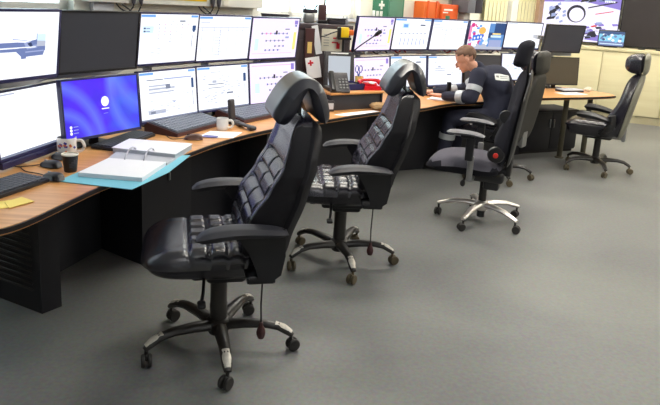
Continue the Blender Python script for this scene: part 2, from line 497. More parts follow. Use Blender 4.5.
b = new(); box(b, (.03, .004, .06), (-.06, -.206, .09)); box(b, (.2, .004, .02), (-.06, -.203, .235)); box(b, (.12, .004, .015), (-.12, -.203, .2)); obj('lettering', b, 'sign_white', t)
t = thing('wall_box', 'plain orange wall box left of the one with the green pictogram', 'wall box', lw(4.17, 0, 1.36), a)
b = new(); box(b, (.35, .16, .31), (0, -.08, .17), .012); obj('body', b, 'orange', t)
b = new(); box(b, (.03, .02, .33), (-.1, -.165, .17), .004); box(b, (.03, .02, .33), (.1, -.165, .17), .004); obj('strap', b, 'orange_box', t)
t = thing('loudspeaker', 'grey boxy loudspeaker hung above the right monitors', 'speaker', lw(4.98, .18, 1.28), a)
b = new(); box(b, (.20, .26, .5), (-.10, 0, .54), .01); obj('body', b, 'speaker_grey', t)
b = new(); box(b, (.18, .27, .5), (.09, 0, .54), .01); obj('grille', b, 'speaker_cloth', t)
b = new(); box(b, (.14, .1, .32), (-.06, 0, .14), .01); box(b, (.1, .18, .06), (-.06, .1, .18), .005); obj('wall_bracket', b, 'speaker_post', t)

t = thing('vertical_blinds', 'cream vertical blinds hanging behind the right monitors', 'blinds', lw(6.62, 0, 1.1), a)
b = new()
for i in range(16):
    x = -.9 + i * .115
    if i in (6, 7): continue
    box(b, (.118, .004, 1.55), (0, 0, 0), 0, mx=T(x, -.06, .8) @ R(radians(6), 'Z'))
obj('slats', b, 'blind_cream', t, False)
b = new(); box(b, (1.9, .05, .05), (0, -.06, 1.6), .004); obj('head_rail', b, 'panel_white', t)
b = new(); box(b, (.2, .1, 1.88), (.0, -.06, .94 - .2), .005); struct('trim_2', b, 'panel_white').matrix_world = t.matrix_world
o = bpy.data.objects['trim_2']; o.location = lw(6.50, .0, 1.1); o.rotation_euler = (0, 0, a)
b = new(); box(b, (.16, .12, H - .01), (0, 0, (H - .01) / 2), .004)
o = struct('trim_3', b, 'brown_post'); o.location = lw(tC - .42, .07, 0); o.rotation_euler = (0, 0, a)

# back cabinets (low wood run along the back wall)
ra = atan2(RD.y, RD.x)
for i in range(3):
    s0 = -.02 + i * .93 + .1
    t = thing('storage_cabinet', 'pale wood low cabinet ' + ['under the lit wall television', 'under the small blue display', 'just beyond the right picture edge'][i], 'cabinet', rw(s0 + .465, .25, 0), ra)
    b = new(); box(b, (.926, .44, .98), (0, 0, .61), .004); obj('body', b, 'cabinet_wood', t)
    for sx in (-1, 1):
        b = new(); box(b, (.455, .018, .96), (sx * .2305, -.228, .61), .003); obj('door', b, 'cabinet_wood', t)
    b = new(); box(b, (.926, .42, .115), (0, .0, .0575)); obj('plinth', b, 'plinth_cream', t)
t = thing('cabinet_top', 'pale continuous top board of the low cabinets', 'worktop', rw(1.47, .25, 1.1), ra)
b = new(); box(b, (2.82, .52, .05), (0, 0, .025), .008); obj('board', b, 'cabinet_wood', t)

# ------------------------------------------------------------------ monitors
def quadface(bm, x0, z0, x1, z1, y, mi):
    vs = [bm.verts.new((x, y, z)) for x, z in ((x0, z0), (x1, z0), (x1, z1), (x0, z1))]
    f = bm.faces.new(vs); f.material_index = mi
def polyface(bm, pts, y, mi):
    f = bm.faces.new([bm.verts.new((x, y, z)) for x, z in pts]); f.material_index = mi
def disc(bm, cx, cz, rx, rz, y, mi, n=20):
    polyface(bm, [(cx + rx * cos(2 * pi * k / n), cz + rz * sin(2 * pi * k / n)) for k in range(n)], y, mi)

def ui(kind, seed=0):
    """rows of (u0, v0, u1, v1, material) in 0..1 screen coordinates, v up, or ('disc', ...)/('poly', ...)"""
    r = random.Random(seed); L = []
    if kind in ('table', 'list', 'diagram', 'form'):
        L += [(.01, .94, .24, .985, 'e_blue'), (.86, .94, .99, .985, 'e_blue'), (.0, .925, 1, .93, 'e_lgrey')]
    if kind == 'diagram':
        L += [(.04, .62, .22, .76, 'e_pale'), (.06, .70, .09, .73, 'e_dark'), (.06, .64, .09, .67, 'e_dark'), (.1, .705, .16, .72, 'e_steel'), (.1, .645, .16, .66, 'e_steel')]
        L += [(.66, .85, .76, .875, 'e_dark'), (.52, .855, .55, .87, 'e_grey'), (.1, .86, .38, .867, 'e_lgrey'), (.9, .66, .965, .77, 'e_navy'), (.91, .63, .95, .66, 'e_navy'), (.905, .3, .915, .56, 'e_grey')]
        for c in range(7):
            for k in range(r.randint(2, 7)):
                v = .78 - .07 * k; u = .3 + .1 * c
                if u < .88: L.append((u, v, u + .02, v + .02, r.choice(['e_lgrey', 'e_steel_l', 'e_grey', 'e_pink'])))
        for k in range(8):
            u = .03 + r.random() * .3; v = .08 + .06 * k * .6; L.append((u, v, u + .06, v + .012, 'e_lgrey'))
    if kind == 'list':
        L += [(.02, .735, .98, .75, 'e_lgrey'), (.03, .84, .2, .86, 'e_lgrey'), (.05, .68, .95, .69, 'e_lgrey')]
        for c in (.06, .28, .4, .55, .72, .84): L.append((c, .08, c + .008, .74, 'e_lgrey'))
        for k in range(9): L.append((.3, .12 + .065 * k, .3 + .1 * (1 + r.random()), .132 + .065 * k, 'e_lgrey'))
    if kind == 'table':
        L += [(.12, .82, .4, .84, 'e_grey'), (.42, .82, .92, .845, 'e_steel_l'), (.15, .62, .6, .66, 'e_lgrey'), (.15, .69, .5, .72, 'e_lgrey'), (.15, .55, .58, .58, 'e_lgrey'), (.44, .62, .52, .72, 'e_grey')]
        L += [(.91, .58, .955, .8, 'e_navy'), (.925, .2, .935, .52, 'e_grey'), (.12, .12, .42, .2, 'e_lgrey'), (.16, .13, .24, .18, 'e_grey')]
        for k in range(26):
            u = .1 + .75 * r.random(); v = .12 + .4 * r.random(); L.append((u, v, u + .05, v + .012, r.choice(['e_lgrey', 'e_lgrey', 'e_steel_l'])))
        L.append((.0, .0, 1, .03, 'e_grey'))
    if kind == 'form':
        L += [(.2, .58, .5, .6, 'e_grey'), (.2, .5, .5, .515, 'e_grey'), (.28, .62, .36, .68, 'e_lgrey'), (.25, .86, .45, .875, 'e_lgrey'), (.5, .83, .9, .838, 'e_lgrey')]
        L += [(.9, .6, .955, .8, 'e_navy'), (.925, .3, .935, .55, 'e_grey'), (.55, .34, .68, .38, 'e_grey')]
        for k in range(34):
            u = .08 + .75 * r.random(); v = .1 + .7 * r.random(); L.append((u, v, u + .05, v + .018, 'e_lgrey'))
        L.append((.0, .0, 1, .03, 'e_grey'))
    if kind == 'flow':
        L += [(.9, .86, .975, .96, 'e_violet'), (.915, .80, .96, .85, 'e_steel'), (.9, .2, .965, .66, 'e_yellow'), (.08, .2, .16, .5, 'e_pale'), (.05, .12, .9, .126, 'e_pink')]
        for v, u0, u1 in ((.62, .2, .75), (.44, .3, .72), (.3, .5, .7), (.2, .3, .65)):
            L.append((u0, v, u1, v + .008, 'e_grey'))
            u = u0
            while u < u1:
                L.append((u, v - .02, u + .03, v + .028, r.choice(['e_grey', 'e_steel', 'e_steel', 'e_grey', 'e_pink']))); u += .09
        L += [(.5, .6, .54, .7, 'e_black'), (.7, .72, .8, .75, 'e_grey'), (.72, .5, .8, .55, 'e_steel_l')]
    if kind == 'flow2':
        L += [(.9, .8, .97, .96, 'e_violet'), (.1, .25, .2, .5, 'e_pale'), (.05, .93, .9, .94, 'e_pink')]
        for v, u0, u1 in ((.62, .2, .75), (.45, .35, .75), (.3, .4, .7)):
            L.append((u0, v, u1, v + .008, 'e_grey'))
            u = u0
            while u < u1:
                L.append((u, v - .02, u + .03, v + .028, r.choice(['e_grey', 'e_steel', 'e_grey']))); u += .09
        L += [(.5, .6, .54, .7, 'e_black'), (.72, .72, .82, .75, 'e_grey')]
    if kind == 'grid':
        L += [(.01, .93, .3, .985, 'e_blue'), (.8, .94, .99, .98, 'e_blue'), (.2, .68, .4, .86, 'e_pale'), (.24, .72, .36, .82, 'e_blue'), (.7, .78, .84, .82, 'e_dark')]
        for c in range(7):
            L.append((.18 + .11 * c, .5, .24 + .11 * c, .54, 'e_lgrey')); L.append((.2 + .11 * c, .14, .22 + .11 * c, .36, 'e_steel_l'))
        L.append((.1, .47, .92, .475, 'e_lgrey'))
    if kind == 'map':
        for k in range(46):
            u = .04 + .9 * r.random(); v = .05 + .85 * r.random(); L.append((u, v, u + .05 + .05 * r.random(), v + .02, r.choice(['e_pale', 'e_lgrey', 'e_blue', 'e_steel_l'])))
    if kind == 'plain':
        L += [(.02, .95, .3, .975, 'e_lgrey'), (.0, .0, 1, .035, 'e_grey'), (.01, .86, .98, .865, 'e_lgrey')]
    if kind == 'valve':
        P = lambda pts, m: L.append(('poly', pts, m))
        P([(.0, .54), (.5, .545), (.60, .535), (.60, .47), (.0, .465)], 'e_steel')
        P([(.0, .445), (.5, .45), (.66, .47), (.84, .47), (.84, .40), (.55, .40), (.0, .41)], 'e_steel')
        P([(.48, .42), (.84, .44), (.815, .33), (.56, .315)], 'e_steel')
        P([(.55, .36), (.62, .35), (.61, .29), (.555, .285)], 'e_steel')
        P([(.58, .53), (.66, .56), (.74, .55), (.74, .45), (.62, .43)], 'e_steel_l')
        P([(.62, .52), (.66, .54), (.70, .50), (.66, .46)], 'e_dark')
        P([(.735, .66), (.84, .66), (.84, .49), (.735, .49)], 'e_pale')
        P([(.735, .56), (.84, .55), (.84, .47), (.735, .47)], 'e_lgrey')
        P([(.66, .56), (.735, .58), (.735, .50), (.68, .49)], 'e_steel')
        P([(.50, .47), (.72, .47), (.72, .455), (.50, .455)], 'e_white')
        P([(.6, .40), (.82, .41), (.82, .39), (.6, .38)], 'e_steel_l')
        P([(.45, .60), (.62, .57), (.63, .56), (.45, .585)], 'e_steel_l')
        P([(.728, .72), (.735, .66), (.735, .49), (.728, .5)], 'e_steel')
        L += [(.8, .9, .9, .91, 'e_lgrey')]
    if kind == 'login':
        L += [('disc', .53, .58, .052, .092, 'e_white'), (.48, .44, .58, .46, 'e_white'), (.5, .36, .56, .367, 'e_steel_l')]
        for k in range(3): L += [('disc', .07, .2 - .055 * k, .016, .026, 'e_white'), (.1, .195 - .055 * k, .16, .208 - .055 * k, 'e_steel_l')]
    if kind == 'poster':
        L += [(0, 0, 1, .2, 'e_lgrey'), (.55, .1, 1, .95, 'e_sky'), (.7, .55, 1, .97, 'e_navy'), (.02, .1, .25, .6, 'e_white'), (0, .35, .07, .85, 'e_pink'), (.03, .1, .12, .35, 'e_magenta')]
        for k in range(40):
            u = .04 + .5 * r.random(); v = .22 + .7 * r.random(); L.append(('disc', u, v, .03 + .03 * r.random(), .04 + .04 * r.random(), r.choice(['e_white', 'e_pale', 'e_violet', 'e_blue', 'e_magenta', 'e_white'])))
        L += [('disc', .36, .68, .1, .13, 'e_orange'), ('poly', [(.12, .3), (.4, .36), (.4, .55), (.12, .5)], 'e_poster_blue'), (.16, .36, .2, .44, 'e_white'), (.25, .39, .29, .47, 'e_white'), (.33, .4, .37, .5, 'e_white')]
        L += [(.55, .42, .68, .62, 'e_navy'), (.62, .44, .92, .52, 'e_pale'), (.66, .55, .9, .6, 'e_yellow'), (.6, .1, .95, .35, 'e_steel_l')]
    if kind == 'scene':
        P = lambda pts, m: L.append(('poly', pts, m))
        P([(0, .86), (.55, .9), (1, .75), (1, 1), (0, 1)], 'e_violet')
        P([(.08, .45), (.18, .48), (.26, .72), (.2, .8), (.12, .7)], 'e_black'); P([(.14, .52), (.2, .55), (.19, .62), (.14, .6)], 'e_steel_l')
        P([(.6, .05), (.98, .0), (1, .2), (.82, .28), (.66, .22)], 'e_violet'); P([(.62, .1), (.78, .12), (.76, .26), (.66, .3)], 'e_black')
        L.append(('disc', .46, .62, .12, .2, 'e_black')); L.append(('disc', .465, .60, .095, .16, 'e_tv'))
        P([(.4, .55), (.52, .58), (.52, .48), (.4, .48)], 'e_tv')
        P([(.7, .64), (.92, .72), (.92, .70), (.7, .62)], 'e_red'); P([(.6, .78), (.95, .93), (.95, .9), (.6, .75)], 'e_black')
        P([(.66, .36), (.74, .4), (.74, .36), (.68, .33)], 'e_red')
        for k in range(22):
            u = .02 + .88 * r.random(); P([(u, .88 + .03 * (k % 3)), (u + .1, .92), (u + .09, .99), (u + .02, .97)], r.choice(['e_steel', 'e_black', 'e_steel_l', 'e_violet']))
        for k in range(6): L.append((.8 + .022 * k, .90, .815 + .022 * k, .94, 'e_white'))
        for k in range(30):
            u = .55 + .42 * r.random(); v = .05 + .35 * r.random(); P([(u, v), (u + .07, v + .02), (u + .05, v + .06), (u - .02, v + .05)], r.choice(['e_tv', 'e_steel_l', 'e_violet', 'e_tv', 'e_black']))
        for k in range(14):
            u = .0 + .3 * r.random(); v = .3 + .5 * r.random(); P([(u, v), (u + .04, v + .03), (u + .03, v + .09), (u - .01, v + .05)], r.choice(['e_tv', 'e_steel_l', 'e_tv']))
    if kind == 'photo':
        L += [(0, 0, 1, .3, 'e_steel'), (0, .8, 1, 1, 'e_navy')]
        for k in range(26):
            L.append(('disc', .08 + .84 * r.random(), .3 + .5 * r.random(), .06, .08, r.choice(['e_white', 'e_teal', 'e_teal', 'e_steel', 'e_white', 'e_navy'])))
        L += [(.05, .1, .95, .16, 'e_pale')]
    return L
def screen(bm, x0, z0, w, h, y, kind, base, seed, names):
    names.append(base); quadface(bm, x0, z0, x0 + w, z0 + h, y, 0)
    lay = 0
    for it in ui(kind, seed):
        lay += 1; yy = y - .0006 - .00003 * lay
        m = it[-1]
        if m not in names: names.append(m)
        mi = names.index(m)
        if it[0] == 'disc': disc(bm, x0 + it[1] * w, z0 + it[2] * h, it[3] * w, it[4] * h, yy, mi)
        elif it[0] == 'poly': polyface(bm, [(x0 + a * w, z0 + b_ * h) for a, b_ in it[1]], yy, mi)
        else: quadface(bm, x0 + it[0] * w, z0 + it[1] * h, x0 + it[2] * w, z0 + it[3] * h, yy, mi)
W_, H_ = .542, .336
DZ = .73
def monitor(x, y, z, yaw, tilt, kind, base, label, upper, seed=0, bezel='bezel', bw=.010, group=None):
    t = thing('monitor', label, 'monitor', (x, y, z if upper else DZ), yaw, group)
    dz = 0 if upper else z - DZ
    mx = T(0, 0, dz) @ R(tilt, 'X')
    b = new(); box(b, (W_, .028, H_), (0, .014, 0), .004)
    box(b, (W_ * .6, .03, H_ * .6), (0, .04, 0), .012)
    # raised bezel ring
    for s in (-1, 1):
        box(b, (bw, .006, H_), (s * (W_ / 2 - bw / 2), -.002, 0), .001)
    box(b, (W_, .006, bw), (0, -.002, H_ / 2 - bw / 2), .001); box(b, (W_, .006, bw * 1.5), (0, -.002, -H_ / 2 + bw * .75), .001)
    bmesh.ops.transform(b, matrix=mx, verts=b.verts)
    obj('housing', b, bezel, t)
    b = new(); names = []
    screen(b, -W_ / 2 + bw, -H_ / 2 + bw * 1.5, W_ - 2 * bw, H_ - 2.5 * bw, -.001, kind, base, seed, names)
    # tilt kept on the mesh so the screen stays glued to its housing
    bmesh.ops.transform(b, matrix=mx, verts=b.verts)
    me_o = obj('screen', b, names, t, False)
    if upper:
        b = new(); box(b, (.1, .04, .1), (0, .07, 0), .004); tube(b, [(0, .07, 0), (0, .15, -.0)], .022, 12); obj('mount', b, 'bezel_black', t)
    else:
        b = new(); box(b, (.06, .02, dz), (0, .085, dz / 2), .006); box(b, (.10, .05, .08), (0, .07, dz), .006); obj('stand_neck', b, 'bezel_black', t)
        b = new(); box(b, (.24, .14, .012), (0, .14, .006), .005); obj('stand_foot', b, 'bezel_black', t)
    return t
ZU, ZL = 1.326, .957
lb = [(-1.455, 2.900, 1.25), (-1.290, 3.509, 1.066), (-1.085, 4.164, 1.063), (-.807, 4.64, .965), (-.485, 5.088, .896)]
rb = [(.369, 6.161, .805), (.774, 6.599, .683), (1.205, 6.9, .643), (1.698, 7.284, .501), (2.292, 7.909, .375), (2.715, 7.679, .311)]
upL = [('valve', 'e_white', 'leftmost upper monitor showing a grey-blue pipe fitting on white'),
       ('plain0', 'screen_off', 'dark switched-off upper monitor above the blue and purple screen'),
       ('diagram', 'e_white', 'upper monitor with pale process diagram, just right of the switched-off one'),
       ('list', 'e_white', 'upper monitor with pale columned list, fourth from the left'),
       ('flow', 'e_lilac', 'upper monitor with a yellow side strip beside the dark brown cabinet')]
loL = [('plain', 'e_white', 'lower monitor with blank white window at the left picture edge'),
       ('login', 'e_swirl', 'lower monitor with blue and purple swirl wallpaper and a white round badge'),
       ('table', 'e_white', 'lower monitor with white table page right of the purple wallpaper screen'),
       ('form', 'e_white', 'lower monitor with white form page behind the upright cordless phone'),
       ('flow2', 'e_lilac', 'lower monitor with lilac diagram partly behind the nearest headrest')]
for (x, y, yw), (k, base, lab) in zip(lb, upL):
    i = upL.index((k, base, lab))
    monitor(x, y, ZU + .008 - .008 * i, yw, .118, k, base, lab, True, 10 + i, 'bezel_black' if k == 'plain0' else 'bezel', .012 if i == 0 else .009)
for i, ((x, y, yw), (k, base, lab)) in enumerate(zip(lb, loL)):
    if i == 0: x, y, yw = -1.525, 3.15, 1.40
    mo = monitor(x, y, ZL + (-.012 if i == 0 else .01 if i < 2 else -.004), yw, -.08, k, base, lab, False, 30 + i)
    if i == 0:
        b = new(); box(b, (.53, .03, .034), (0, -.012, .03), .005); box(b, (.06, .004, .008), (.02, -.028, .035), .001); obj('speaker_bar', b, 'bezel', mo)
upR = [('flow', 'e_lilac', 'lilac upper monitor with yellow side strip behind the gooseneck microphone'),
       ('grid', 'e_white', 'upper monitor with pale blue tiles under the orange wall boxes'),
       ('list', 'e_white', 'upper monitor with pale list under the grey loudspeaker'),
       ('poster', 'e_white', 'upper monitor with a colourful picture above the seated man'),
       ('plain', 'e_white', 'blank white upper monitor right of the colourful one'),
       ('plain0', 'screen_off', 'dark switched-off upper monitor in front of the wall television')]
loR = [('flow2', 'e_lilac', 'lilac lower monitor behind the red telephone'),
       ('grid', 'e_white', 'lower monitor with pale page behind the second headrest'),
       ('form', 'e_white', 'lower white monitor the seated man is facing'),
       ('plain0', 'screen_off', 'dark lower monitor directly behind the seated man'),
       ('map', 'e_white_soft', 'lower monitor with pale map dots behind the grey chair headrest'),
       ('plain0', 'screen_off_brown', 'brownish switched-off lower monitor at the far right desk end')]
for i, ((x, y, yw), (k, base, lab)) in enumerate(zip(rb, upR)):
    monitor(x, y, 1.333, yw, .138 if i < 5 else .18, k, base, lab, True, 50 + i, 'bezel_black' if k == 'plain0' else 'bezel')
for i, ((x, y, yw), (k, base, lab)) in enumerate(zip(rb, loR)):
    monitor(x, y, .95, yw, -.09, k, base, lab, False, 70 + i, 'bezel_black' if k == 'plain0' else 'bezel')
# racks carrying the upper rows
def rack(bank, label, name='monitor_rack'):
    cx = sum(p[0] for p in bank) / len(bank); cy = sum(p[1] for p in bank) / len(bank)
    t = thing(name, label, 'monitor rack', (cx, cy, DZ))
    pts = []
    for x, y, yw in bank:
        n = Vector((-sin(yw), cos(yw))); u = Vector((cos(yw), sin(yw)))
        for s in (-.24, .24): pts.append((x + n.x * .16 + u.x * s - cx, y + n.y * .16 + u.y * s - cy))
    for z in (1.142, 1.335):
        b = new()
        for p0, p1 in zip(pts, pts[1:]):
            d = Vector((p1[0] - p0[0], p1[1] - p0[1])); L_ = d.length
            box(b, (L_ + .02, .03, .045), (0, 0, 0), .004, 1, T((p0[0] + p1[0]) / 2, (p0[1] + p1[1]) / 2, z - DZ) @ R(atan2(d.y, d.x), 'Z'))
        obj('rail', b, 'aluminium', t)
    for x, y, yw in bank:
        n = Vector((-sin(yw), cos(yw)))
        b = new(); box(b, (.05, .05, .68), (x + n.x * .2 - cx, y + n.y * .2 - cy, .34), .004); obj('post', b, 'aluminium', t)
    return t
rack(lb, 'aluminium rack carrying the left row of upper monitors')
rack(rb, 'aluminium rack carrying the right row of upper monitors')
# cable clutter along the right rail
rr = random.Random(2)
for i in range(12):
    x, y, yw = rb[i % 5]
    u = (rr.random() - .5) * .5
    px = x + cos(yw) * u - sin(yw) * .115; py = y + sin(yw) * u + cos(yw) * .115
    L_ = .12 + rr.random() * .12
    d = (cos(yw), sin(yw))
    col = ['cable_black', 'cable_white', 'cable_red', 'cable_white'][i % 4]
    t = new(); tube(t, smooth_pts([(px - d[0] * L_ / 2, py - d[1] * L_ / 2, 1.165), (px - d[0] * L_ / 5, py - d[1] * L_ / 5, 1.135), (px + d[0] * L_ / 5, py + d[1] * L_ / 5, 1.17), (px + d[0] * L_ / 2, py + d[1] * L_ / 2, 1.14)]), .009, 6)
    o = obj('cable_loop', t, col)
    tag(o, {'cable_black': 'short black cable loop tied along the right monitor rail', 'cable_white': 'short white cable loop tied along the right monitor rail', 'cable_red': 'short red cable loop tied along the right monitor rail'}[col], 'cable', 'cable loops along the right monitor rail, ' + col.split('_')[1])

# ------------------------------------------------------------------ desks
def spline2(pts, k=4): return [(p.x, p.y) for p in smooth_pts([(x, y, 0) for x, y in pts], k)]
def offset(pts, d):
    out = []
    for i, p in enumerate(pts):
        a_ = Vector(pts[max(i - 1, 0)]); b_ = Vector(pts[min(i + 1, len(pts) - 1)])
        t_ = (b_ - a_).normalized(); n_ = Vector((-t_.y, t_.x)); out.append((p[0] + n_.x * d, p[1] + n_.y * d))
    return out
def desk(label, front, back, panels, extra_front=None, name='control_desk'):
    cx = sum(p[0] for p in front) / len(front); cy = sum(p[1] for p in front) / len(front)
    t = thing(name, label, 'desk', (cx, cy, 0))
    f = [(x - cx, y - cy) for x, y in front]; bk = [(x - cx, y - cy) for x, y in back]
    poly = f + bk[::-1]
    b = new(); prism(b, poly, .700, .73); 
    bmesh.ops.triangulate(b, faces=[q for q in b.faces if len(q.verts) > 4])
    obj('worktop', b, 'desk_wood', t, False)
    b = new(); fo = offset(f, -.008)
    for i in range(len(f) - 1):
        prism(b, [f[i], f[i + 1], fo[i + 1], fo[i]], .708, .7275)
    obj('edge_band', b, 'edge_black', t, False)
    for nm, m, poly_, z0, z1 in panels:
        b = new(); prism(b, [(x - cx, y - cy) for x, y in poly_], z0, z1); obj(nm, b, m, t, False)
    return t, (cx, cy)
fr1 = spline2([(-1.36, 2.10), (-1.27, 2.135), (-1.195, 2.19), (-1.15, 2.28), (-1.11, 2.45), (-1.085, 2.58), (-1.04, 2.78), (-.93, 3.08), (-.82, 3.43), (-.70, 3.78), (-.53, 4.12), (-.36, 4.38)])
fr1 = [(-1.95, 1.95), (-1.6, 2.04)] + fr1
bk1 = [(-2.25, 2.15), (-1.78, 3.05), (-1.62, 3.70), (-1.38, 4.35), (-1.1, 4.86), (-.80, 5.25)]
def quad(a, b, c, d): return [a, b, c, d]
P1 = [('end_panel', 'console_dark', quad((-1.40, 2.90), (-1.34, 2.99), (-1.80, 3.22), (-1.86, 3.13)), 0, .699),
      ('vent_panel', 'console_dark', quad((-1.405, 2.885), (-1.69, 3.175), (-2.0, 2.75), (-1.95, 2.7)), 0, .02),
      ('back_panel', 'console_grey', quad((-1.60, 3.24), (-1.56, 3.26), (-1.41, 3.80), (-1.46, 3.81)), 0, .699),
      ('pedestal', 'console_dark', quad((-1.435, 3.78), (-1.09, 3.55), (-.90, 4.0), (-1.24, 4.2)), 0, .699),
      ('back_panel', 'console_dark', quad((-1.02, 4.05), (-.98, 4.03), (-.62, 4.66), (-.66, 4.69)), 0, .699),
      ('end_panel', 'console_grey', quad((-.72, 4.62), (-.45, 4.38), (-.42, 4.42), (-.69, 4.66)), 0, .699)]
desk('left wooden console desk with near rounded corner and dark panels below', fr1, bk1, [p for p in P1 if p[0] != 'vent_panel'])
fr2 = spline2([(-.36, 4.38), (-.19, 4.60), (-.01, 4.81), (.21, 5.08), (.45, 5.33), (.68, 5.50)])
bk2 = [(-.80, 5.25), (-.55, 5.50), (-.25, 5.72), (.14, 5.79), (.19, 6.42)]
P2 = [('back_panel', 'console_dark', quad((-.45, 4.78), (-.41, 4.75), (.32, 5.56), (.28, 5.60)), 0, .699),
      ('pedestal', 'console_dark', quad((.28, 5.62), (.60, 5.62), (.60, 5.68), (.33, 5.78)), 0, .699)]
desk('middle wooden console desk between the two monitor rows', fr2, bk2, P2)
fr3 = [(.68, 5.50), (.83, 5.63), (1.0, 5.86), (1.16, 6.03), (1.38, 6.16), (1.75, 6.42), (2.1, 6.70), (2.42, 6.86), (2.80, 7.04), (3.18, 7.25), (3.27, 7.32), (3.28, 7.42)]
bk3 = [(.19, 6.42), (.55, 6.88), (1.0, 7.2), (1.5, 7.6), (2.1, 8.2), (2.6, 8.05), (3.0, 7.9), (3.28, 7.5)]
P3 = [('back_panel', 'console_dark', quad((.42, 6.0), (1.25, 6.42), (1.22, 6.46), (.39, 6.04)), 0, .699),
      ('back_panel', 'console_dark', quad((1.25, 6.42), (2.2, 7.2), (2.17, 7.24), (1.22, 6.46)), 0, .699)]
t3, c3 = desk('right wooden console desk where the man works, tapering to a pointed end', fr3, bk3, P3)
for x, y in ((2.655, 7.15), (3.03, 7.42)):
    b = new(); tube(b, [(x - c3[0], y - c3[1], 0), (x - c3[0], y - c3[1], .7)], .03, 14); lathe(b, [(.05, 0), (.05, .01), (.03, .015)], 14, (x - c3[0], y - c3[1], 0)); obj('leg', b, 'kick_dark', t3)
t = thing('low_cabinet', 'low black cabinet under the pointed right desk end', 'cabinet', (2.50, 7.57, 0), radians(26))
b = new(); box(b, (.86, .42, .48), (0, 0, .27), .006); obj('body', b, 'console_dark', t)
for s in (-1, 1):
    d_ = new(); box(d_, (.42, .015, .44), (s * .213, -.216, .27), .003); dd = obj('door', d_, 'console_dark', t)
    h_ = new(); box(h_, (.012, .015, .1), (s * .03, -.23, .36), .003); obj('handle', h_, 'grey_metal', dd)
b = new(); box(b, (.82, .38, .03), (0, 0, .015)); obj('plinth', b, 'edge_black', t)
# vents in the near end panel (part of the left desk): louvre strips
LDK = [o for o in bpy.data.objects if o.name.startswith('control_desk') and o.type == 'EMPTY'][0]
b = new(); cx, cy = LDK.location.x, LDK.location.y
d = Vector((-.46, .23)).normalized()
for i in range(16):
    z = .12 + i * .033
    box(b, (.3, .006, .012), (0, 0, 0), .002, 1, T(-1.40 + d.x * .2 - cx - .006, 2.90 + d.y * .2 - cy - .006, z) @ R(atan2(d.y, d.x), 'Z'))
obj('vent_louvre', b, 'edge_black', LDK)
b = new(); dd_ = Vector((.45, .2)); box(b, (.01, .02, .05), (-.985 - cx, 3.78 - cy, .5), .003, 1); obj('handle', b, 'grey_metal', LDK)

# ------------------------------------------------------------------ chairs
def chair_base(root, m_arm, m_caster, Rb=.342, a0=0, cap=None, hubz=.115, m_col='base_black', colr=.036, colh=.40, slim=False):
    b = new()
    lathe(b, [(.02, hubz - .045), (.045, hubz - .04), (.06, hubz - .01), (.055, hubz + .025), (.04, hubz + .035)], 20)
    for k in range(5):
        a_ = a0 + 2 * pi * k / 5; dx, dy = cos(a_), sin(a_)
        if slim: pr_ = [(.03, hubz + .005, .032), (.12, hubz + .010, .029), (.22, hubz + .002, .025), (Rb - .03, hubz - .022, .021), (Rb + .012, hubz - .034, .017)]
        else: pr_ = [(.03, hubz, .036), (.12, hubz + .012, .032), (.22, hubz + .016, .027), (Rb - .06, hubz + .006, .025), (Rb - .015, hubz - .018, .023), (Rb + .008, hubz - .035, .016)]
        tube(b, [(r_ * dx, r_ * dy, z_) for r_, z_, _ in pr_], [q[2] for q in pr_], 10, flat=.72)
    obj('star_base', b, m_arm, root)
    if cap:
        for k in range(5):
            a_ = a0 + 2 * pi * k / 5; dx, dy = cos(a_), sin(a_)
            b = new(); tube(b, [((Rb - .075) * dx, (Rb - .075) * dy, hubz + .020), ((Rb - .03) * dx, (Rb - .03) * dy, hubz + .0045), ((Rb + .004) * dx, (Rb + .004) * dy, hubz - .018)], [.018, .020, .013], 8, flat=.5)
            obj('worn_tip', b, cap, root)
    b = new(); lathe(b, [(colr, .11), (colr, colh * .55), (colr * .96, colh * .56), (colr * .96, colh)], 20); obj('gas_column', b, m_col, root)
    for k in range(5):
        a_ = a0 + 2 * pi * k / 5
        sw = a_ + (1.3, -.8, .5, 2.2, -1.7)[k]
        mx = T(Rb * cos(a_), Rb * sin(a_), 0) @ R(sw, 'Z')
        b = new()
        for s in (-1, 1):
            lathe(b, [(.006, -.009), (.026, -.0085), (.03, -.004), (.03, .004), (.026, .0085), (.006, .009)], 18, (0, 0, 0), mx=mx @ T(.012, s * .0145, .031) @ R(pi / 2, 'X'))
        box(b, (.03, .012, .03), (.004, 0, .045), .004, 1, mx)
        tube(b, [mx @ Vector((0, 0, .04)), mx @ Vector((0, 0, hubz - .03))], .008, 8)
        obj('caster', b, m_caster, root)

def pump(root, x, y, z1, z0):
    b = new(); tube(b, [(x, y, z1), (x + .004, y + .003, (z0 + z1) / 2), (x, y, z0 + .05)], .004, 6); p_ = obj('pump_hose', b, 'cable_black', root)
    b = new(); lathe(b, [(.004, .0), (.014, .004), (.02, .02), (.021, .035), (.016, .055), (.009, .066), (.009, .082), (.004, .084)], 14, (x, y, z0 - .02)); obj('bulb', b, 'maroon', p_)

def arm(root, s, xf, xb, y, z, m='arm_pad', drop=True, thin=1.0, slope=0.0):
    """armrest: upholstered pad on a raked support; a part with its own post"""
    L_ = xf - xb; xc = (xf + xb) / 2
    def fn(u, v, sd):
        x = xc + u * L_ / 2
        wx = .052 * (1 - .25 * max(0, u) ** 3) * (1 - .12 * max(0, -u) ** 3)
        yy = y * s + v * wx * (1 - .25 * abs(u) ** 8)
        e = edge_round(u, v, 4)
        dz = (-.028 * max(0, u) ** 2 if drop else -.004 * u * u) - .012 * max(0, -u) ** 2
        return Vector((x, yy, z + dz + slope * u + (.018 if sd > 0 else -.024) * thin * (e ** .8) * (1 + .3 * u)))
    b = new(); cushion(b, 16, 8, fn); o = obj('armrest', b, m, root, angle=70)
    return o

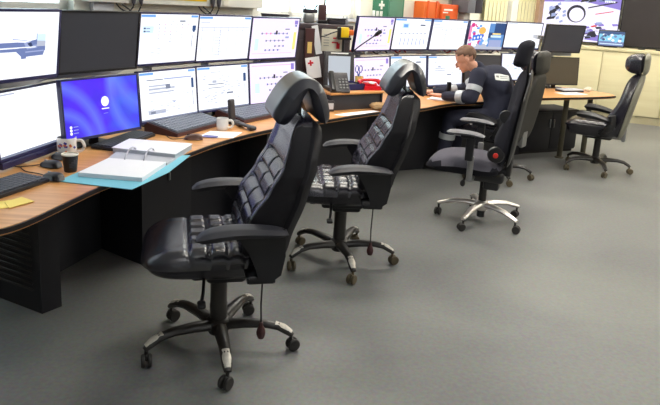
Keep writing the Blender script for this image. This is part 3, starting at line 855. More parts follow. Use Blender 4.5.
def chairA(x, y, yaw, label, ph=0.0):
    root = thing('control_room_chair', label, 'chair', (x, y, 0), radians(yaw))
    chair_base(root, 'base_black', 'brown_caster' if ph else 'caster_rubber', a0=BA[(x, y)], cap='worn_metal', colr=.04)
    # mechanism under seat
    b = new(); box(b, (.26, .2, .07), (.0, 0, .41), .02, 3); box(b, (.18, .12, .05), (-.03, 0, .365), .02, 3); obj('seat_mechanism', b, 'black_plastic', root)
    for s, xx in ((1, .07), (-1, -.02)):
        b = new(); tube(b, [(xx, s * .08, .40), (xx + .01, s * .22, .385), (xx + .02, s * .30, .375)], .007, 8); box(b, (.035, .05, .02), (xx + .02, s * .31, .373), .008); obj('lever', b, 'black_plastic', root)
    b = new(); tube(b, [(.16, -.12, .43), (.17, -.12, .36)], .012, 8); lathe(b, [(.01, 0), (.022, .004), (.022, .025), (.01, .03)], 12, (.172, -.12, .335)); obj('adjustment_knob', b, 'black_plastic', root)
    pump(root, -.185, .12, .40, .11)
    # seat: plain front roll, tufted rear
    def seat(u, v, sd):
        uu, vv = superq(u, v, .13)
        X = .062 + uu * .275; Y = vv * .275
        e = edge_round(u, v, 5)
        if sd < 0: return Vector((X * .96 + .0, Y * .94, .495 - .072 * e + .01 * max(0, u)))
        bol = .022 * max(0, (abs(v) - .62) / .38) ** 1.0
        h = .028 + bol * (1 - abs(v) ** 14)
        if u < .28:
            g = 1.0
            for gx in (-.62, -.33, -.03): g = min(g, abs(u - gx) / .06)
            for gv in (-.48, -.16, .16, .48): g = min(g, abs(v - gv) / .06)
            g = min(1, g); h += .022 * (g ** .6) - .012
        gfr = min(1, abs(u - .3) / .06); h += .012 * gfr ** .6 - .004
        if u > .55: h -= .035 * ((u - .55) / .45) ** 2
        return Vector((X, Y, .505 + h * e + .030 * e))
    b = new(); cushion(b, 64, 60, seat); obj('seat', b, 'leather', root, angle=75)
    b = new(); box(b, (.36, .36, .03), (.02, 0, .455), .014, 3); obj('seat_pan', b, 'black_plastic', root)
    # backrest leaning back
    def back(u, v, sd):      # u: height -1..1, v: width
        uu, vv = superq(u, v, .10)
        z = .79 + uu * .335
        k = (z - .455) / .67
        cx_ = interp(FRONT, z) - .018
        w = .268 * (1 - .24 * max(0, (u - .35) / .65) ** 1.1) * (1 - .08 * max(0, -u) ** 2)
        e = edge2(u, v, 12, 26)
        if sd < 0:
            return Vector((min(cx_ - .05, interp(REAR, z) + .06), vv * w, z - .012 * e))
        bol = .020 * max(0, (abs(v) - .62) / .38)
        h = .0 + bol
        if u < .42 and abs(v) < .80:
            g = 1.0
            for i in range(7): g = min(g, abs(u - (-.86 + .21 * i)) / .05)
            for gv in (-.74, .0, .74): g = min(g, abs(v - gv) / .045)
            h += .026 * min(1, g) ** .6 - .016
        h += .014 * math.exp(-((u + .35) / .35) ** 2)
        return Vector((cx_ - .012 + (h + .03) * e, vv * w, z))
    b = new(); cushion(b, 76, 60, back)
    b.normal_update()
    for f in b.faces:
        if abs(f.normal.y) > .75 or f.calc_center_median().x + f.normal.x * 0 < -9: f.material_index = 1
    obj('backrest', b, ['leather', 'leather_side'], root, angle=75)
    # dark side/back shell
    def shell(u, v, sd):
        uu, vv = superq(u, v, .12)
        z = .78 + uu * .335; k = (z - .455) / .67
        rear = interp(REAR, z); cx_ = rear + .04
        w = .272 * (1 - .24 * max(0, (u - .35) / .65) ** 1.1)
        e = edge_round(u, v, 16)
        return Vector((cx_ + (.05 * e if sd > 0 else -.04 * e), vv * w, z))
    b = new(); cushion(b, 24, 24, shell); obj('back_shell', b, 'leather_side', root, angle=75)
    b = new(); box(b, (.05, .16, .14), (-.20, 0, .46), .015, 3, T(0, 0, 0)); box(b, (.22, .14, .04), (-.14, 0, .40), .015, 3); obj('back_bracket', b, 'black_plastic', root)
    # folded neck cushion, an upside-down V over two posts
    arch = [Vector((p_.x, 0, p_.z)) for p_ in smooth_pts([(-.226, 0, 1.095), (-.262, 0, 1.155), (-.305, 0, 1.222), (-.348, 0, 1.252), (-.385, 0, 1.228), (-.412, 0, 1.165), (-.430, 0, 1.098)], 4)]
    def headfn(u, v, sd):
        t_ = (u + 1) / 2 * (len(arch) - 1); i_ = min(int(t_), len(arch) - 2); fr_ = t_ - i_
        c_ = arch[i_].lerp(arch[i_ + 1], fr_)
        i0, i1 = max(i_ - 1, 0), min(i_ + 2, len(arch) - 1)
        d_ = (arch[i1] - arch[i0]).normalized(); n_ = Vector((-d_.z, 0, d_.x))
        if n_.dot(c_ - Vector((-.335, 0, 1.08))) < 0: n_ = -n_
        th = .050 - .018 * (u + 1) / 2
        if sd < 0: th *= .35 + .65 * min(1, abs(u - .02) / .55)
        e = max(0, 1 - abs(u) ** 7) ** .5 * max(0, 1 - abs(v) ** 20) ** .5
        vv = v * (1 - .06 * abs(u) ** 6)
        return c_ + Vector((0, vv * .155, 0)) + n_ * sd * th * e
    b = new(); cushion(b, 34, 24, headfn); h = obj('headrest', b, 'leather_head', root, angle=80)
    for s in (-1, 1):
        b = new(); tube(b, [(-.335, s * .045, 1.06), (-.335, s * .045, 1.22)], .007, 8); obj('headrest_post', b, 'grey_metal', root)
    # arms
    for s in (-1, 1):
        o = arm(root, s, .115, -.25, .345, .70)
        b = new()
        mx_ = T(0, s * .318, 0) @ R(pi / 2, 'X')
        prism(b, [(-.235, .695), (-.06, .70), (-.05, .675), (-.10, .60), (-.13, .53), (-.14, .49), (-.19, .475), (-.225, .50), (-.24, .58)], -.018, .018, mx=mx_)
        box(b, (.12, .12, .035), (-.15, s * .275, .475), .01, 2)
        bmesh.ops.bevel(b, geom=[e_ for e_ in b.edges if e_.calc_length() > .02], offset=.006, segments=2, affect='EDGES')
        obj('arm_support', b, 'black_plastic', o)
    return root

def chairB(x, y, yaw, label, shellm='shell_grey', frontm='leather', pad_m='black_plastic'):
    root = thing('high_back_chair', label, 'chair', (x, y, 0), radians(yaw))
    chair_base(root, 'base_black', 'brown_caster', a0=BA[(x, y)], colr=.035, cap=None)
    b = new(); box(b, (.28, .2, .1), (0, 0, .40), .03, 3); obj('seat_mechanism', b, 'black_plastic', root)
    def seat(u, v, sd):
        uu, vv = superq(u, v, .14); e = edge_round(u, v, 5)
        X = .06 + uu * .28; Y = vv * .27
        if sd < 0: return Vector((X * .95, Y * .92, .47 - .09 * e))
        h = .035 + .022 * max(0, (abs(v) - .6) / .4) * (1 - abs(v) ** 12)
        g = 1.0
        for gx in (-.5, -.2, .1, .4): g = min(g, abs(u - gx) / .07)
        h += .010 * min(1, g) ** .6
        if u > .5: h -= .03 * ((u - .5) / .5) ** 2
        return Vector((X, Y, .49 + h * e + .02 * e))
    b = new(); cushion(b, 44, 36, seat); obj('seat', b, frontm, root, angle=75)
    def back(u, v, sd):
        uu, vv = superq(u, v, .12); z = .735 + uu * .335; k = (z - .4) / .67
        cx_ = -.165 - .12 * k
        w = .25 * (1 - .38 * max(0, (u - .0)) ** 1.6); e = edge_round(u, v, 6)
        if sd < 0: return Vector((cx_ - .03 * e - .02, vv * w, z))
        h = .085 + .075 * math.exp(-((u + .55) / .45) ** 2) + .03 * max(0, (abs(v) - .55) / .45) * (1 - abs(v) ** 10)
        return Vector((cx_ + h * e - .015, vv * w, z))
    b = new(); cushion(b, 40, 30, back); obj('backrest', b, frontm, root, angle=75)
    def shell(u, v, sd):
        uu, vv = superq(u, v, .12); z = .73 + uu * .345; k = (z - .4) / .67
        cx_ = -.20 - .125 * k; w = .257 * (1 - .38 * max(0, (u - .0)) ** 1.6); e = edge_round(u, v, 8)
        return Vector((cx_ + (.012 * e if sd > 0 else -.045 * e), vv * w, z))
    b = new(); cushion(b, 30, 26, shell); obj('back_shell', b, shellm, root, angle=75)
    def head(u, v, sd):
        uu, vv = superq(u, v, .16); e = edge_round(u, v, 3.0) if False else max(0, 1 - abs(u) ** 3) ** .5 * max(0, 1 - abs(v) ** 4) ** .5
        z = 1.165 + uu * .105
        return Vector((-.30 + (.15 if sd > 0 else -.03) * e + .02 * uu * 0, vv * .165, z))
    b = new(); cushion(b, 20, 22, head); h = obj('headrest', b, frontm, root, angle=80)
    def head2(u, v, sd):
        uu, vv = superq(u, v, .16); e = max(0, 1 - abs(u) ** 4) ** .5 * max(0, 1 - abs(v) ** 5) ** .5
        return Vector((-.335 + (.01 if sd > 0 else -.045) * e, vv * .17, 1.168 + uu * .11))
    b = new(); cushion(b, 20, 22, head2); obj('headrest_shell', b, shellm, h, angle=80)
    b = new(); tube(b, [(-.29, -.04, 1.02), (-.288, -.04, 1.1)], .008, 8); tube(b, [(-.29, .04, 1.02), (-.288, .04, 1.1)], .008, 8); obj('headrest_post', b, 'grey_metal', root)
    b = new(); box(b, (.2, .12, .04), (-.15, 0, .385), .012, 2); box(b, (.04, .12, .16), (-.245, 0, .43), .012, 2); obj('back_bracket', b, 'grey_metal', root)
    for s in (-1, 1):
        o = arm(root, s, .22, -.16, .32, .625, pad_m, thin=1.5, slope=.035)
        b = new(); tube(b, smooth_pts([(-.12, s * .31, .645), (-.13, s * .31, .57), (-.1, s * .29, .5), (-.04, s * .23, .44)], 4), [.075] * 5 + [.065] * 4 + [.045] * 4, 10, flat=.5)
        obj('arm_support', b, 'black_plastic', o)
    return root

def chairC(x, y, yaw, label):
    root = thing('office_chair', label, 'chair', (x, y, 0), radians(yaw))
    chair_base(root, 'chrome', 'caster_rubber', a0=BA[(x, y)], Rb=.33, hubz=.13, slim=True, colr=.03)
    b = new(); lathe(b, [(.02, .03), (.03, .035), (.03, .1)], 14); obj('column_foot', b, 'black_plastic', root)
    b = new(); box(b, (.3, .2, .09), (.0, 0, .375), .03, 3); box(b, (.12, .16, .12), (-.06, 0, .33), .02, 2); obj('seat_mechanism', b, 'black_plastic', root)
    b = new(); tube(b, [(.12, .06, .38), (.13, .16, .36), (.135, .2, .345)], .01, 8); ellipsoid(b, (.135, .21, .335), (.02, .02, .026), n=12); obj('lever', b, 'black_plastic', root)
    def seat(u, v, sd):
        uu, vv = superq(u, v, .15); e = edge_round(u, v, 4.5); X = .155 + uu * .285; Y = vv * .255 * (1 - .08 * max(0, u))
        if sd < 0: return Vector((X * .97, Y * .92, .45 - .065 * e))
        return Vector((X, Y, .455 + .068 * e + .01 * math.exp(-(u * 2) ** 2) - .03 * max(0, u) ** 3 + .012 * abs(v) ** 3 * e))
    b = new(); cushion(b, 30, 26, seat)
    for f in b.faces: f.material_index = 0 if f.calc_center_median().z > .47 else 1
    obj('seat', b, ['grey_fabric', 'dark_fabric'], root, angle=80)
    def back(u, v, sd):
        uu, vv = superq(u, v, .14); z = .84 + uu * .36; k = (z - .48) / .72
        cx_ = -.115 - .085 * k
        w = .235 * (1 - .42 * max(0, u + .1) ** 1.8); e = edge_round(u, v, 4)
        if sd < 0: return Vector((cx_ - .055 * e - .0, vv * w, z))
        h = .04 + .045 * math.exp(-((u + .45) / .35) ** 2) + .02 * abs(v) ** 2
        return Vector((cx_ + h * e, vv * w, z))
    b = new(); cushion(b, 36, 26, back); obj('backrest', b, 'dark_fabric', root, angle=80)
    def shell(u, v, sd):
        uu, vv = superq(u, v, .14); z = .84 + uu * .365; k = (z - .48) / .72
        w = .22 * (1 - .42 * max(0, u + .1) ** 1.8); e = edge_round(u, v, 6)
        return Vector((-.165 - .085 * k + (.0 if sd > 0 else -.022) * e, vv * w, z))
    b = new(); cushion(b, 26, 20, shell); obj('back_shell', b, 'black_plastic', root, angle=80)
    def head(u, v, sd):
        uu, vv = superq(u, v, .18); e = max(0, 1 - abs(u) ** 5) ** .5 * max(0, 1 - abs(v) ** 5) ** .5; z = 1.318 + uu * .098
        return Vector((-.20 - .02 * uu + .05 * v * v * (1 if sd > 0 else .6) + sd * .042 * e, vv * .145, z))
    b = new(); cushion(b, 22, 22, head); obj('headrest', b, 'dark_fabric', root, angle=80)
    b = new(); box(b, (.02, .07, .2), (-.225, 0, 1.2), .006); obj('headrest_post', b, 'black_plastic', root)
    b = new(); lathe(b, [(.01, -.01), (.045, -.008), (.05, 0), (.045, .012), (.01, .016)], 22, mx=T(-.125, .205, .87) @ R(-pi / 2, 'X')); obj('lumbar_knob', b, 'black_plastic', root)
    b = new(); lathe(b, [(.01, -.02), (.058, -.018), (.064, 0), (.055, .02), (.01, .026)], 26, mx=T(-.085, .215, .585) @ R(-pi / 2, 'X')); k_ = obj('tilt_housing', b, 'black_plastic', root)
    b = new(); lathe(b, [(.004, 0), (.019, .0), (.019, .014), (.004, .018)], 18, mx=T(-.085, .24, .585) @ R(-pi / 2, 'X')); obj('tilt_button', b, 'red_knob', k_)
    b = new(); box(b, (.2, .12, .05), (-.07, 0, .42), .015); box(b, (.05, .12, .22), (-.17, 0, .5), .015); obj('back_bracket', b, 'black_plastic', root)
    for s in (-1, 1):
        o = arm(root, s, .275, .0, .29, .738, 'arm_pad_light', drop=False, thin=.7)
        b = new(); box(b, (.06, .035, .2), (.10, s * .285, .63), .01, 2, None); box(b, (.1, .06, .03), (.12, s * .285, .712), .008, 2); obj('arm_post', b, 'black_plastic', o)
        b = new(); box(b, (.045, .03, .20), (.085, s * .27, .47), .012, 2); box(b, (.05, .1, .025), (.08, s * .22, .385), .006); obj('arm_sleeve', b, 'grey_metal', o)
    return root
BA = {(-.477, 2.695): -2.529 - radians(194), (.09, 3.79): -2.576 - radians(184), (1.21, 4.744): 2.842 - radians(160),
      (1.65, 6.11): 0, (2.86, 6.651): 3.384 - radians(152)}
# casters of the occupied chair: two seen at (1.70,5.76) and (2.01,6.06)
BA[(1.65, 6.11)] = atan2(5.76 - 6.11, 1.70 - 1.65) - radians(145)
chairA(-.477, 2.695, 194, 'nearest black leather chair with tufted seat and folded neck cushion')
chairA(.09, 3.79, 184, 'black leather chair with folded neck cushion, behind the nearest one', 1)
chairC(1.21, 4.744, 160, 'grey fabric chair on a chrome star base with red button')
chairB(1.65, 6.11, 145, 'dark chair carrying the seated man, partly behind the grey fabric chair', 'olive_vinyl', 'leather')
chairB(2.86, 6.651, 152, 'empty black chair with grey-backed shell at the far right desk end')

# ------------------------------------------------------------------ the seated man
def person():
    root = thing('person', 'person in navy coverall with reflective bands leaning over the desk', 'person', (1.60, 6.13, 0))
    O = Vector((1.60, 6.13, 0))
    yaw = radians(150); F = Vector((cos(yaw), sin(yaw), 0)); L = Vector((-sin(yaw), cos(yaw), 0)); U = Vector((0, 0, 1))
    def P(f, l, z): return F * f + L * l + U * z
    # world-space joints (relative to O)
    def W(x, y, z): return Vector((x, y, z)) - O
    hip = P(-.02, 0, .60)
    waist = W(1.66, 6.17, .76); chest = W(1.57, 6.20, .94); ntop = W(1.42, 6.19, 1.06)
    shL = ntop + L * .185 - U * .055 + F * .0 - F * .04; shR = ntop - L * .185 - U * .055 - F * .04
    elL = W(1.305, 5.93, .805); wrL = W(1.07, 6.12, .78)
    elR = W(1.34, 6.50, .80); wrR = W(1.02, 6.45, .775)
    headc = W(1.262, 6.17, 1.145)
    hy = radians(172)
    HM = R(hy, 'Z') @ R(radians(30), 'Y')   # local +x = face direction, nodding down
    b = new()
    capsule(b, hip, waist, .125, .12, sx=1.25, side=L); capsule(b, waist, chest, .12, .125, sx=1.3, side=L); capsule(b, chest, ntop - U * .05, .125, .08, sx=1.5, side=L)
    capsule(b, ntop - U * .03, headc - F * .02 - U * .03, .058, .055)
    # head
    ellipsoid(b, headc + HM @ Vector((-.012, 0, .025)), (.098, .077, .092), HM)
    ellipsoid(b, headc + HM @ Vector((.028, 0, -.045)), (.062, .058, .07), HM)
    ellipsoid(b, headc + HM @ Vector((.062, 0, -.092)), (.026, .03, .022), HM)
    ellipsoid(b, headc + HM @ Vector((.076, 0, .020)), (.010, .042, .010), HM)
    ellipsoid(b, headc + HM @ Vector((.096, 0, -.02)), (.018, .012, .026), HM)
    ellipsoid(b, headc + HM @ Vector((.106, 0, -.034)), (.013, .016, .011), HM)
    ellipsoid(b, headc + HM @ Vector((.084, 0, -.064)), (.012, .024, .01), HM)
    for s in (-1, 1): ellipsoid(b, headc + HM @ Vector((-.008, s * .078, -.012)), (.018, .009, .03), HM)
    for sh, el, wr, sd in ((shL, elL, wrL, 1), (shR, elR, wrR, -1)):
        capsule(b, sh, el, .05, .04); capsule(b, el, wr, .04, .026)
        d_ = (wr - el).normalized(); d_.z = 0; d_.normalize(); s_ = d_.cross(U).normalized()   # right-hand side of direction
        th = -s_ if sd < 0 else s_         # thumb side faces the other hand
        base = wr + d_ * .02
        capsule(b, base, base + d_ * .065 - U * .003, .022, .021, sx=1.7, side=s_)
        for i, (o_, ln) in enumerate(((-.03, .058), (-.010, .072), (.011, .068), (.031, .055))):
            if sd > 0: o_ = -o_
            k0 = base + d_ * .078 + s_ * o_; k1 = k0 + d_ * ln * .5 + U * .006; k2 = k1 + d_ * ln * .42 - U * .014
            capsule(b, k0, k1, .0098, .009, 8); capsule(b, k1, k2, .009, .0078, 8)
        t0 = base + d_ * .012 + th * .024; t1 = t0 + (d_ * .7 + th * .75).normalized() * .042; t2 = t1 + (d_ * .95 + th * .2).normalized() * .03 - U * .004
        capsule(b, t0, t1, .013, .011, 8); capsule(b, t1, t2, .011, .009, 8)
    # legs
    kn = {}
    for s in (-1, 1):
        k_ = P(.40, s * .15, .56); an = P(.44, s * .16, .10); kn[s] = (k_, an)
        h0 = P(.0, s * .1, .585)
        capsule(b, h0, k_, .085, .06); capsule(b, k_, an, .056, .04)
    body = obj('body', b, 'skin', root)
    m_ = body.modifiers.new('Remesh', 'REMESH'); m_.mode = 'VOXEL'; m_.voxel_size = .0045; m_.use_smooth_shade = True
    sm = body.modifiers.new('Smooth', 'SMOOTH'); sm.iterations = 4; sm.factor = .5
    # coverall
    b = new()
    capsule(b, hip, waist, .165, .165, sx=1.25, side=L); capsule(b, waist, chest, .165, .165, sx=1.25, side=L); capsule(b, chest, ntop - U * .07, .165, .10, sx=1.6, side=L)
    capsule(b, shL, shR, .072, .072)
    capsule(b, ntop - U * .05, ntop + (headc - ntop).normalized() * .03 - U * .01, .078, .068)   # collar
    for sh, el, wr in ((shL, elL, wrL), (shR, elR, wrR)):
        capsule(b, sh, el, .084, .066); capsule(b, el, wr - (wr - el).normalized() * .03, .066, .05)
    for s in (-1, 1):
        k_, an = kn[s]; capsule(b, P(.0, s * .1, .595), k_, .105, .082); capsule(b, k_, an + U * .04, .08, .07)
    cov = obj('coverall', b, 'coverall', root)
    m_ = cov.modifiers.new('Remesh', 'REMESH'); m_.mode = 'VOXEL'; m_.voxel_size = .011; m_.use_smooth_shade = True
    sm = cov.modifiers.new('Smooth', 'SMOOTH'); sm.iterations = 16; sm.factor = .6
    # cuffs open: hair cap
    b = new()
    ellipsoid(b, headc + HM @ Vector((-.018, 0, .034)), (.100, .081, .094), HM, 28)
    geo = [f for f in b.faces]
    inv = HM.inverted()
    kill = []
    for v in b.verts:
        q = inv @ (v.co - headc)
        if q.z < .052 - (.055 - q.x) * .55 if q.x > -.06 else q.z < -.04: kill.append(v)
    bmesh.ops.delete(b, geom=kill, context='VERTS')
    hair = obj('hair', b, 'hair', root); so = hair.modifiers.new('Solidify', 'SOLIDIFY'); so.thickness = .006; so.offset = 0
    b = new()
    for s in (-1, 1): ellipsoid(b, headc + HM @ Vector((.083, s * .03, .002)), (.004, .0075, .004), HM, 10)
    obj('eye', b, 'eye_dark', root)
    b = new(); ellipsoid(b, headc + HM @ Vector((.09, 0, -.066)), (.007, .02, .005), HM, 10); obj('mouth', b, 'lip', root)
    # reflective bands
    def band(a_, b_, t0, t1, r0, r1, name='reflective_band'):
        A_ = a_.lerp(b_, t0); B_ = a_.lerp(b_, t1)
        q = new(); tube(q, [A_, A_.lerp(B_, .5), B_], [r0, (r0 + r1) / 2, r1], 24); obj(name, q, 'reflective', root)
    band(shL, elL, .50, .74, .0775, .0735); band(shR, elR, .50, .74, .0775, .0735)
    band(elL, wrL, .26, .48, .0665, .0625); band(elR, wrR, .26, .48, .0665, .0625)
    for s in (-1, 1): band(kn[s][0], kn[s][1], .35, .47, .0815, .080)
    # badge on the upper back
    q = new()
    c_ = W(1.60, 6.0, 1.02); nb = Vector((.28, -.72, .63)).normalized()
    s_ = Vector((.93, .30, -.20)); s_ = (s_ - nb * s_.dot(nb)).normalized(); u_ = nb.cross(s_)
    if u_.z < 0: u_ = -u_
    gv = [[q.verts.new(c_ + s_ * (-.082 + .164 * i_ / 8) + u_ * (-.038 + .076 * j_ / 4)) for j_ in range(5)] for i_ in range(9)]
    for i_ in range(8):
        for j_ in range(4): q.faces.new((gv[i_][j_], gv[i_ + 1][j_], gv[i_ + 1][j_ + 1], gv[i_][j_ + 1]))
    pt = obj('back_badge', q, 'sign_white', root, False)
    q = new()
    for (a0_, b0_, a1_, b1_) in ((-.8, -.2, -.45, .3), (-.3, .1, .7, .3), (-.3, -.4, .55, -.25)):
        gv = [[q.verts.new(c_ + s_ * .082 * (a0_ + (a1_ - a0_) * i_ / 4) + u_ * .038 * (b0_ + (b1_ - b0_) * j_ / 2)) for j_ in range(3)] for i_ in range(5)]
        for i_ in range(4):
            for j_ in range(2): q.faces.new((gv[i_][j_], gv[i_ + 1][j_], gv[i_ + 1][j_ + 1], gv[i_][j_ + 1]))
    lt = obj('lettering', q, 'grey_metal', pt, False)
    for ob_, of_ in ((pt, .004), (lt, .0075)):
        sw_ = ob_.modifiers.new('Shrinkwrap', 'SHRINKWRAP'); sw_.target = cov; sw_.wrap_method = 'NEAREST_SURFACEPOINT'; sw_.wrap_mode = 'ABOVE_SURFACE'; sw_.offset = of_
    for s in (-1, 1):
        an = kn[s][1]; q = new()
        capsule(q, an + F * -.02 - U * .045, an + F * .16 - U * .062, .05, .036, sx=1.0, side=L); capsule(q, an + U * .03, an - U * .03, .052, .05)
        bmesh.ops.transform(q, matrix=Matrix.Identity(4), verts=q.verts)
        for v in q.verts: v.co.z = max(v.co.z, .002)
        obj('boot', q, 'boot', root)
person()

# ------------------------------------------------------------------ things on the desks
def keyboard(x, y, yaw, L_, D_, label, rows=6, cols=18, tall=.018, slope=.03):
    t = thing('keyboard', label, 'keyboard', (x, y, DZ), yaw)
    b = new(); mx = R(slope, 'X'); box(b, (L_, D_, tall), (0, 0, tall / 2 + D_ / 2 * sin(slope)), .004, 2, mx); obj('case', b, 'keyboard_black', t)
    b = new(); kw = (L_ - .02) / cols; kd = (D_ - .02) / rows
    for i in range(cols):
        
        for j in range(rows):
            box(b, (kw * .84, kd * .82, .008), (-L_ / 2 + .01 + kw * (i + .5), -D_ / 2 + .01 + kd * (j + .5), tall + D_ / 2 * sin(slope) + .003), .0, 1, mx)
    obj('keys', b, 'key', t, False)
keyboard(-1.435, 2.575, atan2(.42, .13) , .50, .17, 'black keyboard on the near desk, cut by the left picture edge')
keyboard(-1.22, 3.66, atan2(.44, .1), .46, .15, 'black keyboard in front of the blue and purple screen')
def console_kb(c, yaw, label, L_=.55, D_=.26):
    t = thing('operator_keyboard', label, 'keyboard', (c[0], c[1], DZ), yaw)
    b = new()
    prof = [(-D_ / 2, 0), (D_ / 2, 0), (D_ / 2, .062), (D_ / 2 - .02, .066), (-D_ / 2, .022)]
    rings(b, [[Vector((-L_ / 2, y_, z_)) for y_, z_ in prof], [Vector((L_ / 2, y_, z_)) for y_, z_ in prof]]); obj('case', b, 'maroon', t, False)
    sl = atan2(.044, D_ - .02)
    mx = T(0, -.01, .0445) @ R(sl, 'X')
    b = new(); box(b, (L_ - .02, D_ - .03, .006), (0, 0, .002), .002, 1, mx); obj('key_panel', b, 'key', t)
    b = new()
    for i in range(18):
        for j in range(6):
            box(b, (.022, .026, .006), (-L_ / 2 + .035 + i * .028, -D_ / 2 + .045 + j * .033, .007), 0, 1, mx)
    obj('keys', b, 'console_key', t, False)
console_kb((-.97, 4.17), atan2(.45, .19) , 'large sloped operator keyboard left of the white mug')
console_kb((-.61, 4.71), atan2(.37, .22), 'large sloped operator keyboard behind the cordless phone handset', .5, .27)
def mouse(x, y, yaw, label, m='keyboard_black', m2='mouse_silver', cord=None):
    t = thing('computer_mouse', label, 'mouse', (x, y, DZ), yaw)
    b = new()
    def fn(u, v, sd):
        uu, vv = superq(u, v, .3); e = max(0, 1 - abs(u) ** 2.6) ** .5 * max(0, 1 - abs(v) ** 2.6) ** .5
        return Vector((uu * .06, vv * .033, .006 + (.03 * e * (1 - .25 * u) if sd > 0 else -.006 * e)))
    cushion(b, 16, 12, fn); obj('body', b, m, t, angle=80)
    b = new(); box(b, (.02, .007, .008), (.03, 0, .031), .003); obj('scroll_wheel', b, m2, t)
    if cord:
        q = new(); c_, s_ = cos(-yaw), sin(-yaw)
        pts = [(.055, 0, .008)] + [((px - x) * c_ - (py - y) * s_, (px - x) * s_ + (py - y) * c_, .004) for px, py in cord]
        tube(q, smooth_pts(pts), .0025, 6); obj('cord', q, 'cable_black', t)
mouse(-1.28, 2.83, radians(150), 'small black mouse beside the near keyboard', cord=[(-1.38, 2.9), (-1.46, 2.93), (-1.52, 3.0)])
mouse(-1.385, 3.04, radians(160), 'black and silver mouse between near mouse and monitor', 'keyboard_black', 'mouse_silver', cord=[(-1.48, 3.03), (-1.54, 3.0), (-1.6, 3.05)])
mouse(-1.40, 3.20, radians(160), 'black mouse behind the white patterned mug', 'bezel_black')
mouse(-.85, 3.83, radians(190), 'brown mouse in front of the large sloped keyboard', 'brown_plastic', 'bezel_black', cord=[(-.97, 3.80), (-1.02, 3.86), (-1.08, 4.0)])
# mugs and cup
def mug(x, y, r, h, label, hang, pattern=False, name='mug'):
    t = thing(name, label, 'mug', (x, y, DZ), hang)
    b = new(); lathe(b, [(r * .82, 0), (r * .95, .006), (r, h * .4), (r, h), (r * .92, h), (r * .9, h * .3), (r * .7, .012), (.002, .012)], 28); obj('body', b, 'ceramic', t, angle=50)
    b = new(); tube(b, smooth_pts([(r * .95, 0, h * .82), (r * 1.5, 0, h * .8), (r * 1.75, 0, h * .5), (r * 1.45, 0, h * .24), (r * .95, 0, h * .2)], 5), .006, 10, flat=1.4); obj('handle', b, 'ceramic', t)
    b = new(); lathe(b, [(.001, h * .72), (r * .9, h * .72), (r * .9, h * .73), (.001, h * .73)], 24); obj('coffee', b, 'coffee', t)
    if pattern:
        rr_ = random.Random(3)
        for m_ in ('mug_blue', 'mug_orange'):
            for k in range(5):
                b = new(); an = -hang + radians(-110 + 75 * rr_.random() + 12 * k - 20); z_ = h * (.25 + .5 * rr_.random())
                box(b, (.016, .002, .012), (0, 0, 0), .0008, 1, R(an + pi / 2, 'Z') @ T(0, -r - .0006, z_) @ R(rr_.random(), 'Y'))
                obj('print_blot', b, m_, t)
mug(-1.41, 3.293, .050, .098, 'white mug with small coloured print in front of the purple screen', radians(15), True)
mug(-.73, 4.17, .040, .082, 'plain white mug between the operator keyboard and the cordless phone', radians(10))
t = thing('paper_cup', 'dark paper cup with cream rim in front of the printed mug', 'cup', (-1.265, 2.985, DZ))
b = new(); lathe(b, [(.028, 0), (.030, .004), (.038, .085), (.036, .085), (.026, .01), (.002, .01)], 26); obj('body', b, 'cup_dark', t, angle=50)
b = new(); lathe(b, [(.0375, .082), (.0405, .084), (.0405, .089), (.0365, .089), (.0360, .082)], 26); obj('rim', b, 'cup_cream', t)
b = new(); lathe(b, [(.001, .081), (.0355, .0815), (.036, .084), (.001, .0845)], 24); obj('milk_foam', b, 'cup_cream', t)
b = new()
for k in range(3): box(b, (.018, .001, .02), (0, 0, 0), 0, 1, R(radians(-60 + 14 * k) + pi / 2, 'Z') @ T(0, -.0355 - .004 * k * .5, .035 + .01 * k))
obj('print_patch', b, 'phone_black', t)
# note pad slips
def slab(name, label, cat, poly, z, h, m, group=None):
    cx_ = sum(p[0] for p in poly) / len(poly); cy_ = sum(p[1] for p in poly) / len(poly)
    b = new(); prism(b, [(x - cx_, y - cy_) for x, y in poly], 0, h); o = obj(name, b, m, None, False, (cx_, cy_, z)); tag(o, label, cat, group); return o
slab('note_slip', 'yellow note slip lying nearest the rounded desk corner', 'paper', [(-1.345, 2.36), (-1.27, 2.42), (-1.30, 2.52), (-1.375, 2.46)], DZ, .002, 'yellow_note')
slab('note_slip', 'yellow note slip with curled point beside the near keyboard', 'paper', [(-1.27, 2.40), (-1.215, 2.50), (-1.29, 2.545), (-1.325, 2.47)], DZ + .0025, .002, 'yellow_note')
# folder and binder
t = thing('ring_binder', 'open ring binder with loose white pages on a light blue folder', 'binder', (-1.0, 3.2, DZ))
o_ = (-1.0, 3.2)
def part(nm, poly, z0, z1, m, par=None):
    b = new(); prism(b, [(x - o_[0], y - o_[1]) for x, y in poly], z0, z1); return obj(nm, b, m, par or t, False)
part('folder_cover', [(-1.25, 2.80), (-.885, 2.735), (-.80, 3.05), (-.775, 3.42), (-1.16, 3.30)], .001, .004, 'cyan_card')
part('lower_page', [(-1.19, 2.89), (-.875, 2.86), (-.845, 3.17), (-1.15, 3.19)], .004, .024, 'paper')
part('spine', [(-1.16, 3.195), (-.84, 3.175), (-.825, 3.32), (-1.17, 3.37)], .004, .016, 'paper_edge')
up = part('page_stack', [(-1.19, 3.37), (-.83, 3.30), (-.80, 3.56), (-1.17, 3.60)], .002, .034, 'paper_edge')
part('top_page', [(-1.195, 3.365), (-.825, 3.295), (-.795, 3.565), (-1.175, 3.605)], .034, .037, 'paper')
for x_ in (-1.06, -.96):
    b = new(); pts = [(x_ - o_[0] + .0, 3.17 - o_[1] + .1 * (1 - cos(pi * k / 10)) , .012 + .05 * sin(pi * k / 10)) for k in range(11)]
    tube(b, pts, .004, 8); obj('ring', b, 'aluminium', t)
